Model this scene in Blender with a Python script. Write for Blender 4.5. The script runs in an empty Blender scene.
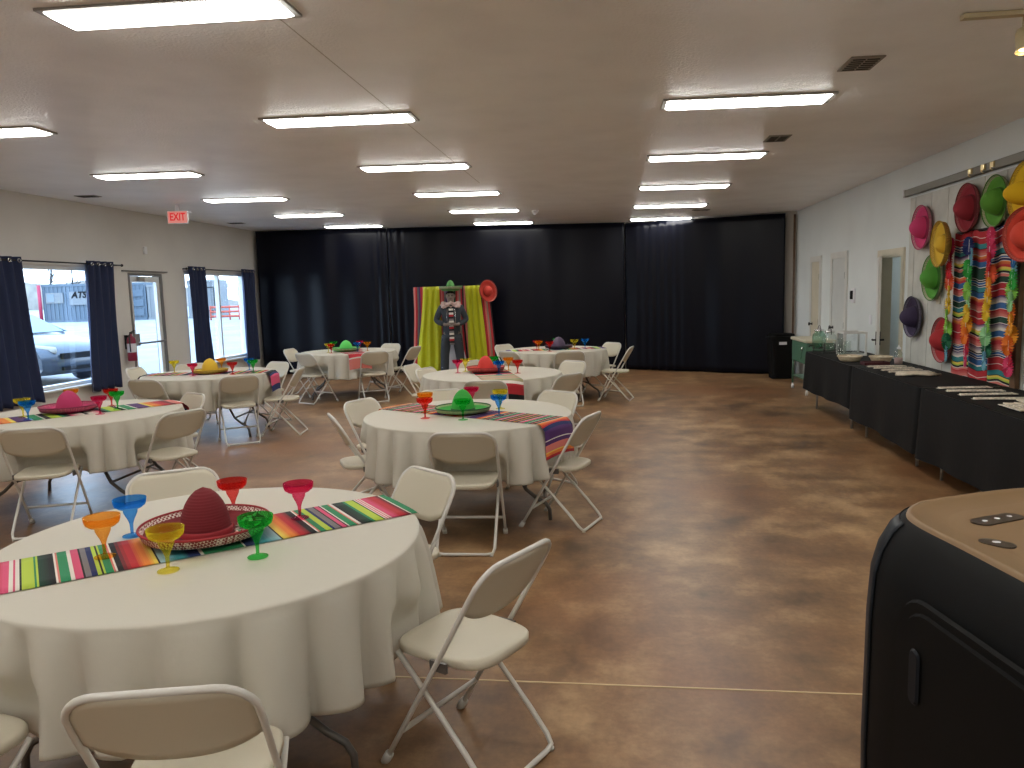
import bpy, bmesh, math, random
from math import sin, cos, pi, radians, sqrt
from mathutils import Vector, Matrix, Euler
random.seed(7)
SC = bpy.context.scene
COL = SC.collection

# ------------------------------------------------------------------ materials
def pbsdf(name):
    m = bpy.data.materials.new(name); m.use_nodes = True
    nt = m.node_tree
    return m, nt, nt.nodes['Principled BSDF']

def N(nt, typ, **kw):
    n = nt.nodes.new(typ)
    for k, v in kw.items(): setattr(n, k, v)
    return n

def mat(name, col, rough=0.6, metal=0.0, bump=0.0, bscale=200, var=0.0, vscale=6, spec=None, sheen=0.0, coat=0.0, subs=0.0, trans=0.0):
    m, nt, b = pbsdf(name)
    L = nt.links
    b.inputs['Base Color'].default_value = (*col, 1)
    b.inputs['Roughness'].default_value = rough
    b.inputs['Metallic'].default_value = metal
    if spec is not None: b.inputs['Specular IOR Level'].default_value = spec
    if sheen: b.inputs['Sheen Weight'].default_value = sheen
    if coat:
        b.inputs['Coat Weight'].default_value = coat
    tc = N(nt, 'ShaderNodeTexCoord')
    if var:
        no = N(nt, 'ShaderNodeTexNoise'); no.inputs['Scale'].default_value = vscale; no.inputs['Detail'].default_value = 5
        L.new(tc.outputs['Object'], no.inputs['Vector'])
        cr = N(nt, 'ShaderNodeValToRGB')
        cr.color_ramp.elements[0].position = 0.3; cr.color_ramp.elements[1].position = 0.7
        cr.color_ramp.elements[0].color = (*[c*(1-var) for c in col], 1)
        cr.color_ramp.elements[1].color = (*[min(1, c*(1+var)) for c in col], 1)
        L.new(no.outputs['Fac'], cr.inputs['Fac']); L.new(cr.outputs['Color'], b.inputs['Base Color'])
    if bump:
        n2 = N(nt, 'ShaderNodeTexNoise'); n2.inputs['Scale'].default_value = bscale; n2.inputs['Detail'].default_value = 3
        L.new(tc.outputs['Object'], n2.inputs['Vector'])
        bp = N(nt, 'ShaderNodeBump'); bp.inputs['Strength'].default_value = bump; bp.inputs['Distance'].default_value = 0.01
        L.new(n2.outputs['Fac'], bp.inputs['Height']); L.new(bp.outputs['Normal'], b.inputs['Normal'])
    return m

def cloth_mat(name, col, rough=0.8, trans=0.0, weave=900, bump=0.15):
    m, nt, b = pbsdf(name); L = nt.links
    b.inputs['Base Color'].default_value = (*col, 1); b.inputs['Roughness'].default_value = rough
    tc = N(nt, 'ShaderNodeTexCoord')
    no = N(nt, 'ShaderNodeTexNoise'); no.inputs['Scale'].default_value = 9; no.inputs['Detail'].default_value = 6; no.inputs['Distortion'].default_value = .6
    L.new(tc.outputs['Object'], no.inputs['Vector'])
    bp = N(nt, 'ShaderNodeBump'); bp.inputs['Strength'].default_value = bump; bp.inputs['Distance'].default_value = 0.02
    L.new(no.outputs['Fac'], bp.inputs['Height']); L.new(bp.outputs['Normal'], b.inputs['Normal'])
    if trans:
        out = nt.nodes['Material Output']
        tr = N(nt, 'ShaderNodeBsdfTranslucent'); tr.inputs['Color'].default_value = (*col, 1)
        mx = N(nt, 'ShaderNodeMixShader'); mx.inputs['Fac'].default_value = trans
        L.new(b.outputs[0], mx.inputs[1]); L.new(tr.outputs[0], mx.inputs[2]); L.new(mx.outputs[0], out.inputs['Surface'])
    return m

def vcol_mat(name, rough=0.85):
    m, nt, b = pbsdf(name); L = nt.links
    a = N(nt, 'ShaderNodeAttribute'); a.attribute_name = 'Col'
    L.new(a.outputs['Color'], b.inputs['Base Color']); b.inputs['Roughness'].default_value = rough
    tc = N(nt, 'ShaderNodeTexCoord')
    wv = N(nt, 'ShaderNodeTexNoise'); wv.inputs['Scale'].default_value = 220
    L.new(tc.outputs['Object'], wv.inputs['Vector'])
    bp = N(nt, 'ShaderNodeBump'); bp.inputs['Strength'].default_value = .3; bp.inputs['Distance'].default_value = .004
    L.new(wv.outputs['Fac'], bp.inputs['Height']); L.new(bp.outputs['Normal'], b.inputs['Normal'])
    return m

def tint_glass(name, col, gloss=0.12, rough=0.05):
    m = bpy.data.materials.new(name); m.use_nodes = True; nt = m.node_tree; nt.nodes.clear(); L = nt.links
    out = N(nt, 'ShaderNodeOutputMaterial')
    tr = N(nt, 'ShaderNodeBsdfTransparent'); tr.inputs['Color'].default_value = (*col, 1)
    gl = N(nt, 'ShaderNodeBsdfGlossy'); gl.inputs['Roughness'].default_value = rough
    lw = N(nt, 'ShaderNodeLayerWeight'); lw.inputs['Blend'].default_value = .5
    pw = N(nt, 'ShaderNodeMath', operation='POWER'); pw.inputs[1].default_value = 3.5
    mp = N(nt, 'ShaderNodeMath', operation='MULTIPLY_ADD'); mp.inputs[1].default_value = .6; mp.inputs[2].default_value = gloss*.4
    L.new(lw.outputs['Facing'], pw.inputs[0]); L.new(pw.outputs[0], mp.inputs[0])
    mx = N(nt, 'ShaderNodeMixShader'); L.new(mp.outputs[0], mx.inputs['Fac'])
    L.new(tr.outputs[0], mx.inputs[1]); L.new(gl.outputs[0], mx.inputs[2])
    L.new(mx.outputs[0], out.inputs['Surface'])
    return m

def plastic_glass(name, col):
    """coloured translucent party plastic: transparent + some diffuse body colour + gloss"""
    m = bpy.data.materials.new(name); m.use_nodes = True; nt = m.node_tree; nt.nodes.clear(); L = nt.links
    out = N(nt, 'ShaderNodeOutputMaterial')
    tr = N(nt, 'ShaderNodeBsdfTransparent'); tr.inputs['Color'].default_value = (*[c*.70+.30 for c in col], 1)
    df = N(nt, 'ShaderNodeBsdfPrincipled'); df.inputs['Base Color'].default_value = (*col, 1); df.inputs['Roughness'].default_value = .1
    tl = N(nt, 'ShaderNodeBsdfTranslucent'); tl.inputs['Color'].default_value = (*col, 1)
    m1 = N(nt, 'ShaderNodeMixShader'); m1.inputs['Fac'].default_value = .6
    L.new(df.outputs[0], m1.inputs[1]); L.new(tl.outputs[0], m1.inputs[2])
    lw = N(nt, 'ShaderNodeLayerWeight'); lw.inputs['Blend'].default_value = .35
    mp = N(nt, 'ShaderNodeMath', operation='MULTIPLY_ADD'); mp.inputs[1].default_value = .42; mp.inputs[2].default_value = .06
    L.new(lw.outputs['Facing'], mp.inputs[0])
    mx = N(nt, 'ShaderNodeMixShader'); L.new(mp.outputs[0], mx.inputs['Fac'])
    L.new(tr.outputs[0], mx.inputs[1]); L.new(m1.outputs[0], mx.inputs[2])
    L.new(mx.outputs[0], out.inputs['Surface'])
    return m

def emis(name, col, s):
    m = bpy.data.materials.new(name); m.use_nodes = True; nt = m.node_tree; nt.nodes.clear()
    out = N(nt, 'ShaderNodeOutputMaterial'); e = N(nt, 'ShaderNodeEmission')
    e.inputs['Color'].default_value = (*col, 1); e.inputs['Strength'].default_value = s
    nt.links.new(e.outputs[0], out.inputs['Surface'])
    return m

def floor_mat():
    m, nt, b = pbsdf('stained_concrete'); L = nt.links
    tc = N(nt, 'ShaderNodeTexCoord')
    def noise(scale, det=6, dist=0., sx=1, sy=1):
        mp = N(nt, 'ShaderNodeMapping'); mp.inputs['Scale'].default_value = (sx, sy, 1)
        L.new(tc.outputs['Object'], mp.inputs['Vector'])
        n = N(nt, 'ShaderNodeTexNoise'); n.inputs['Scale'].default_value = scale; n.inputs['Detail'].default_value = det
        n.inputs['Distortion'].default_value = dist; n.inputs['Roughness'].default_value = .62
        L.new(mp.outputs[0], n.inputs['Vector']); return n
    n1 = noise(.75, 7, 0, 1, .8); n2 = noise(3.2, 6, 0, 1, .75); n3 = noise(30, 3, 0); n4 = noise(.45, 4, 0, 1, 1)
    c1 = N(nt, 'ShaderNodeValToRGB'); r = c1.color_ramp
    r.elements[0].position = .38; r.elements[0].color = (.105, .056, .026, 1)
    r.elements[1].position = .63; r.elements[1].color = (.46, .29, .145, 1)
    e = r.elements.new(.5); e.color = (.24, .132, .060, 1)
    mixf = N(nt, 'ShaderNodeMath', operation='MULTIPLY_ADD'); mixf.inputs[1].default_value = .5
    hf = N(nt, 'ShaderNodeMath', operation='MULTIPLY'); hf.inputs[1].default_value = .5
    L.new(n1.outputs['Fac'], hf.inputs[0]); L.new(n2.outputs['Fac'], mixf.inputs[0]); L.new(hf.outputs[0], mixf.inputs[2])
    L.new(mixf.outputs[0], c1.inputs['Fac'])
    mm = N(nt, 'ShaderNodeMix', data_type='RGBA', blend_type='MULTIPLY'); mm.inputs['Factor'].default_value = .45
    m4 = N(nt, 'ShaderNodeMix', data_type='RGBA'); c4 = N(nt, 'ShaderNodeValToRGB')
    c4.color_ramp.elements[0].position = .45; c4.color_ramp.elements[1].position = .65; c4.color_ramp.elements[1].color = (.65, .65, .65, 1)
    L.new(n4.outputs['Fac'], c4.inputs['Fac']); L.new(c4.outputs['Color'], m4.inputs['Factor']); L.new(c1.outputs['Color'], m4.inputs['A']); m4.inputs['B'].default_value = (.27, .115, .045, 1)
    L.new(m4.outputs['Result'], mm.inputs['A'])
    c3 = N(nt, 'ShaderNodeValToRGB'); c3.color_ramp.elements[0].color = (.55, .55, .55, 1); c3.color_ramp.elements[0].position = .3; c3.color_ramp.elements[1].position = .65
    L.new(n3.outputs['Fac'], c3.inputs['Fac']); L.new(c3.outputs['Color'], mm.inputs['B'])
    L.new(mm.outputs['Result'], b.inputs['Base Color'])
    rr = N(nt, 'ShaderNodeMapRange'); rr.inputs['To Min'].default_value = .34; rr.inputs['To Max'].default_value = .46
    L.new(n2.outputs['Fac'], rr.inputs['Value']); L.new(rr.outputs[0], b.inputs['Roughness'])
    bp = N(nt, 'ShaderNodeBump'); bp.inputs['Strength'].default_value = .05; bp.inputs['Distance'].default_value = .01
    L.new(n1.outputs['Fac'], bp.inputs['Height']); L.new(bp.outputs['Normal'], b.inputs['Normal'])
    b.inputs['Specular IOR Level'].default_value = .5
    return m

M = {}
M['floor'] = floor_mat()
M['joint'] = mat('joint_sealant', (.62, .48, .28), .6)
M['ceiling'] = mat('ceiling_paint', (.92, .92, .92), .42, bump=.5, bscale=55, var=.05, vscale=2)
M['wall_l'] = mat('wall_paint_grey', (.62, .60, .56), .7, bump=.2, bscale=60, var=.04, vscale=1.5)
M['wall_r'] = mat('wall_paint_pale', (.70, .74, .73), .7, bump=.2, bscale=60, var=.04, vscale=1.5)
M['wall_b'] = mat('wall_paint_back', (.42, .39, .35), .7, bump=.2, bscale=60)
M['hall'] = mat('hall_paint_blue', (.50, .58, .62), .7, var=.04)
M['hallgrey'] = mat('hall_paint_grey', (.34, .33, .29), .7, var=.06)
M['cream'] = mat('cream_trim', (.62, .57, .44), .5, var=.04)
M['white_trim'] = mat('white_trim', (.66, .66, .62), .45, var=.03)
M['white_door'] = mat('white_door_paint', (.60, .62, .60), .5, var=.03)
M['boards'] = mat('whitewashed_boards', (.55, .55, .50), .6, bump=.3, bscale=30, var=.12, vscale=4)
M['groove'] = mat('board_groove', (.12, .11, .10), .8)
M['frame_alu'] = mat('window_frame_white', (.7, .72, .72), .4)
M['bronze'] = mat('bronze_frame', (.22, .21, .20), .4, metal=.5)
M['pane'] = tint_glass('window_pane', (.95, .98, 1.0), .05)
M['navy'] = cloth_mat('navy_curtain', (.007, .016, .060), .75, trans=.02)
M['backlit_side'] = cloth_mat('backlit_curtain_side', (.5, .55, .66), .8, trans=.35)  # backlight painted in as a pale colour
M['blackdrape'] = None
m, nt, b = pbsdf('black_drape'); b.inputs['Base Color'].default_value = (.0020, .0024, .0065, 1); b.inputs['Roughness'].default_value = .34
b.inputs['Specular IOR Level'].default_value = .16
M['blackdrape'] = m
M['tablecloth'] = cloth_mat('white_tablecloth', (.60, .57, .49), .8, trans=.12)
M['blackcloth'] = cloth_mat('black_tablecloth', (.006, .006, .0065), .7)
M['blackcloth'].node_tree.nodes['Principled BSDF'].inputs['Specular IOR Level'].default_value = .2
M['stripes'] = vcol_mat('woven_stripes')
M['chair_white'] = cloth_mat('chair_plastic', (.62, .57, .45), .42, trans=.12, bump=.02)
M['chair_metal'] = mat('chair_tube_enamel', (.62, .60, .55), .35)
M['cap'] = mat('foot_cap_plastic', (.55, .54, .50), .5)
M['table_metal'] = mat('table_leg_metal', (.14, .13, .12), .4, metal=.4)
M['table_top'] = mat('table_laminate', (.45, .42, .37), .5)
M['grey_metal'] = mat('grey_leg_metal', (.35, .34, .32), .4, metal=.5)
M['black_metal'] = mat('black_metal', (.02, .02, .02), .45, metal=.4)
M['rail_metal'] = mat('rail_metal', (.20, .19, .16), .5, metal=.4)
M['chrome'] = mat('chrome', (.7, .7, .7), .25, metal=1)
M['brass'] = mat('brass', (.75, .6, .32), .3, metal=1)
M['light'] = emis('fluorescent_diffuser', (1, .985, .93), 23)
M['light_frame'] = mat('fixture_frame', (.30, .29, .27), .5)
M['vent'] = mat('vent_metal', (.26, .24, .21), .6)
M['seam'] = mat('ceiling_seam', (.55, .52, .48), .8)
M['ventdark'] = mat('vent_dark', (.05, .05, .045), .8)
M['exit'] = emis('exit_panel', (1.0, .36, .30), .62)
M['exitred'] = emis('exit_letters', (1.0, .02, .03), .62)
M['red_paint'] = mat('extinguisher_red', (.22, .008, .035), .3)
M['label'] = mat('white_label', (.75, .75, .78), .5)
M['blackpl'] = mat('black_plastic', (.006, .006, .006), .6, spec=.1, bump=.15, bscale=500)
M['slate'] = mat('slate_plastic', (.006, .009, .014), .5, spec=.22)
M['tanpl'] = mat('tan_plastic', (.22, .135, .065), .5, spec=.3, var=.03)
M['darkbtn'] = mat('dark_button', (.05, .04, .03), .3)
M['green_metal'] = mat('green_cooler_enamel', (.075, .17, .11), .4, var=.08)
M['skin'] = mat('mannequin_skin', (.22, .17, .14), .6)
M['suit'] = cloth_mat('charcoal_suit', (.030, .037, .046), .8)
M['pinkwhite'] = cloth_mat('pink_ruffle', (.62, .45, .42), .8)
M['limecloth'] = cloth_mat('lime_drape', (.58, .60, .015), .6, trans=.1)
M['whiteboard'] = mat('white_board', (.72, .72, .74), .5)
M['wood'] = mat('brown_wood', (.13, .07, .035), .5, var=.3, vscale=12)
M['jar'] = tint_glass('jar_glass', (.90, .95, .93), .2)
M['jargreen'] = tint_glass('jar_green_glass', (.60, .80, .70), .2)
M['acrylic'] = tint_glass('clear_acrylic', (.93, .96, .97), .25)
M['basket'] = mat('cream_basket', (.60, .50, .34), .7, bump=.6, bscale=90, var=.12, vscale=40)
M['maroon'] = mat('maroon_plastic', (.07, .012, .016), .4)
M['napkin'] = mat('patterned_napkin', (.62, .56, .47), .8, bump=.5, bscale=60, var=.45, vscale=45)
M['paper'] = mat('cream_paper', (.70, .63, .50), .8, var=.15, vscale=30)
M['snow'] = mat('pale_gravel_snow', (.23, .225, .215), .9, bump=.5, bscale=3, var=.16, vscale=.6)
M['asphalt'] = mat('wet_gravel', (.25, .23, .20), .9, var=.3, vscale=.4)
M['container'] = mat('container_blue', (.075, .105, .135), .6, var=.05)
M['containerw'] = mat('container_white', (.15, .16, .165), .6)
M['cardark'] = mat('car_paint', (.010, .020, .034), .3, coat=.5)
M['carglass'] = mat('car_glass', (.10, .14, .17), .08)
M['carlight'] = mat('headlight_lens', (.35, .33, .28), .1)
M['tyre'] = mat('tyre_rubber', (.02, .02, .02), .8)
M['orange'] = mat('orange_mesh', (.38, .07, .04), .7)
M['redpole'] = mat('red_post', (.30, .02, .05), .6)
M['treebark'] = mat('bare_branches', (.05, .045, .045), .9)
M['warmlamp'] = emis('warm_bulb', (1, .72, .35), 25)
M['lampwhite'] = mat('lamp_housing', (.55, .47, .30), .3, metal=.3)
M['mat'] = mat('door_mat_rubber', (.015, .017, .02), .8)

# ------------------------------------------------------------------ mesh helpers
class MB:
    def __init__(s): s.v = []; s.f = []; s.c = []; s.col = None; s.smooth = []
    def add(s, vs, fs, smooth=True, cols=None):
        o = len(s.v); s.v += [tuple(v) for v in vs]
        for i, f in enumerate(fs):
            s.f.append(tuple(o+k for k in f)); s.smooth.append(smooth)
            s.c.append(cols[i] if cols else s.col)
        return s
    def box(s, c, d, rz=0, bev=0.0, M4=None):
        bm = bmesh.new(); bmesh.ops.create_cube(bm, size=1)
        for v in bm.verts: v.co = Vector((v.co.x*d[0], v.co.y*d[1], v.co.z*d[2]))
        if bev > 0:
            bmesh.ops.bevel(bm, geom=list(bm.edges), offset=bev, segments=2, affect='EDGES', profile=.5)
        R = Matrix.Translation(c) @ (M4 if M4 is not None else Matrix.Rotation(rz, 4, 'Z'))
        bm.verts.index_update()
        s.add([R @ v.co for v in bm.verts], [[v.index for v in f.verts] for f in bm.faces], smooth=False); bm.free(); return s
    def tube(s, pts, r, seg=8, closed=False, caps=True):
        pts = [Vector(p) for p in pts]; n = len(pts)
        rs = r if isinstance(r, (list, tuple)) else [r]*n
        vs = []; fs = []; up = None
        for i, p in enumerate(pts):
            if closed: t = pts[(i+1) % n]-pts[i-1]
            else: t = pts[min(i+1, n-1)]-pts[max(i-1, 0)]
            t.normalize()
            if up is None:
                a = Vector((0, 0, 1)) if abs(t.z) < .9 else Vector((1, 0, 0)); up = t.cross(a).normalized()
            up = (up-t*up.dot(t)); up = up.normalized() if up.length > 1e-6 else t.orthogonal().normalized()
            w = t.cross(up)
            for k in range(seg):
                a = 2*pi*k/seg; vs.append(p+(up*cos(a)+w*sin(a))*rs[i])
        m = n if closed else n-1
        for i in range(m):
            for k in range(seg):
                j = (i+1) % n; fs.append((i*seg+k, i*seg+(k+1) % seg, j*seg+(k+1) % seg, j*seg+k))
        if caps and not closed:
            fs.append(tuple(range(seg-1, -1, -1))); fs.append(tuple((n-1)*seg+k for k in range(seg)))
        return s.add(vs, fs)
    def lathe(s, prof, seg=32, c=(0, 0, 0), caps=False, M4=None):
        vs = []; fs = []
        for (r, z) in prof:
            for k in range(seg):
                a = 2*pi*k/seg; vs.append(Vector((r*cos(a), r*sin(a), z)))
        for i in range(len(prof)-1):
            for k in range(seg):
                fs.append((i*seg+k, i*seg+(k+1) % seg, (i+1)*seg+(k+1) % seg, (i+1)*seg+k))
        if caps:
            fs.append(tuple(range(seg-1, -1, -1))); n = len(prof); fs.append(tuple((n-1)*seg+k for k in range(seg)))
        T = Matrix.Translation(c) @ (M4 if M4 is not None else Matrix())
        return s.add([T @ v for v in vs], fs)
    def grid(s, fn, nu, nv, cols=None, closed_u=False, smooth=True):
        vs = [fn(i/nu, j/nv) for i in range(nu+(0 if closed_u else 1)) for j in range(nv+1)]
        fs = []; cc = []
        mu = nu
        tot = nu if closed_u else nu+1
        for i in range(mu):
            for j in range(nv):
                a = i*(nv+1)+j; b = ((i+1) % tot)*(nv+1)+j
                fs.append((a, b, b+1, a+1)); cc.append(cols(i, j) if cols else s.col)
        return s.add(vs, fs, smooth, cc if cols else None)
    def prism(s, outline, z0, z1, M4=None, smooth=False):
        n = len(outline); T = M4 if M4 is not None else Matrix()
        vs = [T @ Vector((x, y, z0)) for x, y in outline]+[T @ Vector((x, y, z1)) for x, y in outline]
        fs = [tuple(range(n-1, -1, -1)), tuple(n+k for k in range(n))]+[(k, (k+1) % n, n+(k+1) % n, n+k) for k in range(n)]
        return s.add(vs, fs, smooth)
    def mesh(s, name, m):
        me = bpy.data.meshes.new(name); me.from_pydata(s.v, [], s.f)
        me.polygons.foreach_set('use_smooth', s.smooth)
        if any(c is not None for c in s.c):
            ca = me.color_attributes.new('Col', 'BYTE_COLOR', 'CORNER')
            buf = []
            for p in me.polygons:
                c = s.c[p.index] or (.5, .5, .5)
                for _ in range(p.loop_total): buf += [c[0], c[1], c[2], 1.0]
            ca.data.foreach_set('color', buf)
        me.materials.append(m); me.update(); return me
    def build(s, name, m, parent=None, loc=None, rot=None, thick=0.0):
        o = bpy.data.objects.new(name, s.mesh(name, m)); COL.objects.link(o)
        if parent is not None: o.parent = parent
        if loc is not None: o.location = loc
        if rot is not None: o.rotation_euler = rot
        if thick:
            md = o.modifiers.new('thickness', 'SOLIDIFY'); md.thickness = thick; md.offset = 0
        return o

def tag(o, label, cat, group=None):
    o['label'] = label; o['category'] = cat
    if group: o['group'] = group
    return o
def struct(o):
    o['kind'] = 'structure'; return o
def thing(name, label, cat, loc=(0, 0, 0), rz=0, group=None, rot=None):
    o = bpy.data.objects.new(name, None); COL.objects.link(o); o.empty_display_size = .1
    o.location = loc; o.rotation_euler = rot if rot else (0, 0, rz)
    return tag(o, label, cat, group)
def copy_tree(o, parent=None):
    c = o.copy(); COL.objects.link(c)
    if parent is not None: c.parent = parent
    for ch in [x for x in kids.get(o.name, [])]: copy_tree(ch, c)
    return c
kids = {}
def index_kids(o):
    kids[o.name] = list(o.children)
    for c in o.children: index_kids(c)
def rrect(w, h, r, n=5):
    P = []
    for cx, cy, a0 in ((w/2-r, h/2-r, 0), (-w/2+r, h/2-r, 90), (-w/2+r, -h/2+r, 180), (w/2-r, -h/2+r, 270)):
        for k in range(n+1):
            a = radians(a0+90*k/n); P.append((cx+r*cos(a), cy+r*sin(a)))
    return P
def text_mesh(txt, size, m, name, parent, loc, rot, ext=0.003, shear=0, width=None, bold=0.0):
    cu = bpy.data.curves.new(name, 'FONT'); cu.body = txt; cu.size = size; cu.extrude = ext; cu.align_x = 'CENTER'; cu.align_y = 'CENTER'; cu.shear = shear; cu.offset = bold
    t = bpy.data.objects.new('tmp_text', cu); COL.objects.link(t)
    bpy.context.view_layer.update()
    dg = bpy.context.evaluated_depsgraph_get(); me = bpy.data.meshes.new_from_object(t.evaluated_get(dg))
    bpy.data.objects.remove(t)
    me.materials.clear(); me.materials.append(m)
    o = bpy.data.objects.new(name, me); COL.objects.link(o); o.parent = parent; o.location = loc; o.rotation_euler = rot
    if width: o.scale = (width, 1, 1)
    return o

# ------------------------------------------------------------------ dimensions
CAMZ = 1.67
XL, XR = -7.65, 3.42
YF = -5.0
def ceil_z(x): return 3.038-.0132*x
BW = [(-7.65, 16.14), (.38, 16.18), (3.42, 14.72)]       # back wall in plan
T = .12

# floor
struct(MB().prism([(XL-.3, YF-.3), (6.0, YF-.3), (6.0, 17), (XL-.3, 17)], -.12, 0).build('floor', M['floor']))
struct(MB().box((-2.1, 3.095, .0012), (11.0, .009, .0024)).build('trim_1', M['joint']))
# ceiling (leans very slightly)
c = MB(); z0, z1 = ceil_z(XL-.2), ceil_z(6.0)
vs = [(XL-.2, YF-.2, z0), (6.0, YF-.2, z1), (6.0, 17, z1), (XL-.2, 17, z0)]
vs2 = [(x, y, z+.15) for x, y, z in vs]
c.add(vs+vs2, [(3, 2, 1, 0), (4, 5, 6, 7), (0, 1, 5, 4), (1, 2, 6, 5), (2, 3, 7, 6), (3, 0, 4, 7)], False)
struct(c.build('ceiling', M['ceiling']))

struct(MB().box((-1.62, 6.6, ceil_z(-1.62)-.0005), (.007, 6.5, .001)).build('trim_2', M['seam']))
# wall with rectangular holes, in the plane x = const
def wall_x(name, x, y0, y1, top, holes, m, t=T, side=1):
    ys = sorted({y0, y1, *[h[0] for h in holes], *[h[1] for h in holes]})
    zs = sorted({0, top, *[h[2] for h in holes], *[h[3] for h in holes]})
    w = MB()
    for i in range(len(ys)-1):
        for j in range(len(zs)-1):
            yc, zc = (ys[i]+ys[i+1])/2, (zs[j]+zs[j+1])/2
            if any(h[0] < yc < h[1] and h[2] < zc < h[3] for h in holes): continue
            w.box((x+side*t/2, yc, zc), (t, ys[i+1]-ys[i], zs[j+1]-zs[j]))
    return struct(w.build(name, m))
zl = ceil_z(XL)+.02; zr = ceil_z(XR)+.03
WIN1 = (8.35, 10.86, .50, 2.20); DOORL = (11.50, 12.44, 0.0, 2.14); WIN2 = (13.16, 15.50, .48, 2.20)
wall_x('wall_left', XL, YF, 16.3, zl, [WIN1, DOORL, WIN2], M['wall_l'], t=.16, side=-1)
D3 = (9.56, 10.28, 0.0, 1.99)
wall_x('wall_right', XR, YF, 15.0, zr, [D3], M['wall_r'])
w = MB()
for (ax, ay), (bx, by) in zip(BW[:-1], BW[1:]):
    d = Vector((bx-ax, by-ay, 0)); n = Vector((-d.y, d.x, 0)).normalized()*.12; e = d.normalized()*.1
    w.prism([(ax-e.x, ay-e.y), (bx+e.x, by+e.y), (bx+n.x+e.x, by+n.y+e.y), (ax+n.x-e.x, ay+n.y-e.y)], 0, 3.16)
struct(w.build('wall_back', M['wall_b']))
struct(MB().box((-2, YF-.06, 1.6), (11.5, .12, 3.2)).build('wall_front', M['wall_l']))
# hallway behind the open doorway
hl = MB(); hl.box((4.46, 11.0, 1.5), (.1, 4.2, 3.0)); struct(hl.build('wall_hall', M['hall']))
hl = MB(); hl.box((3.98, 12.82, 1.5), (.9, .1, 3.0)); hl.box((3.98, 8.9, 1.5), (.9, .1, 3.0)); struct(hl.build('wall_hall_end', M['hallgrey']))
t = thing('added_hall_light', 'added ceiling light brightening the hallway behind the open doorway', 'ceiling light', (3.98, 11.2, 2.97))  # unseen lamp, added to brighten the hallway
MB().box((0, 0, .0), (.32, 1.2, .05), bev=.008).build('fixture_frame', M['light_frame'], t)
MB().box((0, 0, -.028), (.26, 1.1, .01)).build('diffuser', M['light'], t)
# pipe on the strip of back wall
tag(MB().tube([(3.36, 14.66, .02), (3.36, 14.66, 2.93)], .02, 8).build('conduit_pipe', M['wood']), 'thin brownish vertical pipe in the back right corner beside the black curtain', 'pipe')

# ------------------------------------------------------------------ windows and doors, left wall
def window(idx, W, mull):
    y0, y1, z0, z1 = W
    f = MB(); t = .05
    for (a, b_) in ((y0, y0+t), (y1-t, y1)): f.box((XL-.06, (a+b_)/2, (z0+z1)/2), (.09, t, z1-z0))
    f.box((XL-.06, (y0+y1)/2, z1-t/2), (.09, y1-y0-2*t, t)); f.box((XL-.06, (y0+y1)/2, z0+t/2), (.09, y1-y0-2*t, t))
    for ym in mull: f.box((XL-.06, ym, (z0+z1)/2), (.08, .055, z1-z0-2*t))
    root = struct(f.build('window_%d' % idx, M['frame_alu']))
    MB().box((XL-.085, (y0+y1)/2, (z0+z1)/2), (.006, y1-y0-.1, z1-z0-.1)).build('window_pane', M['pane'], root)
    MB().box((XL+.0, (y0+y1)/2, z0-.015), (.17, y1-y0+.06, .03), bev=.004).build('window_sill', M['white_trim'], root)
window(1, WIN1, [9.28]); window(2, WIN2, [14.43])
y0, y1, _, z1 = DOORL
f = MB()
for ya in (y0+.02, y1-.02): f.box((XL-.07, ya, z1/2), (.16, .04, z1))
f.box((XL-.07, (y0+y1)/2, z1-.02), (.16, y1-y0-.08, .04))
dr = struct(f.build('door_1', M['bronze']))
st = MB()
for ya in (y0+.085, y1-.085): st.box((XL-.05, ya, 1.06), (.05, .09, 2.06))
st.box((XL-.05, (y0+y1)/2, 2.045), (.05, y1-y0-.26, .09)); st.box((XL-.05, (y0+y1)/2, .13), (.05, y1-y0-.26, .20))
leaf = st.build('door_leaf', M['frame_alu'], dr)
MB().box((XL-.05, (y0+y1)/2, 1.12), (.008, y1-y0-.24, 1.79)).build('door_pane', M['pane'], leaf)
MB().tube([(XL+.02, y0+.1, 1.0), (XL+.06, y0+.12, 1.0), (XL+.06, y1-.12, 1.0), (XL+.02, y1-.1, 1.0)], .016).build('push_bar', M['bronze'], dr)
MB().box((XL+.0, y0+.10, 1.06), (.05, .12, .20), bev=.006).build('lock_plate', M['grey_metal'], dr)
MB().box((XL+.0, y0+.34, 2.04), (.06, .14, .08), bev=.006).build('door_closer', M['grey_metal'], dr)
MB().box((XL+.004, (y0+y1)/2, z1+.03), (.05, y1-y0+.3, .025)).build('door_header', M['bronze'], dr)

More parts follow.
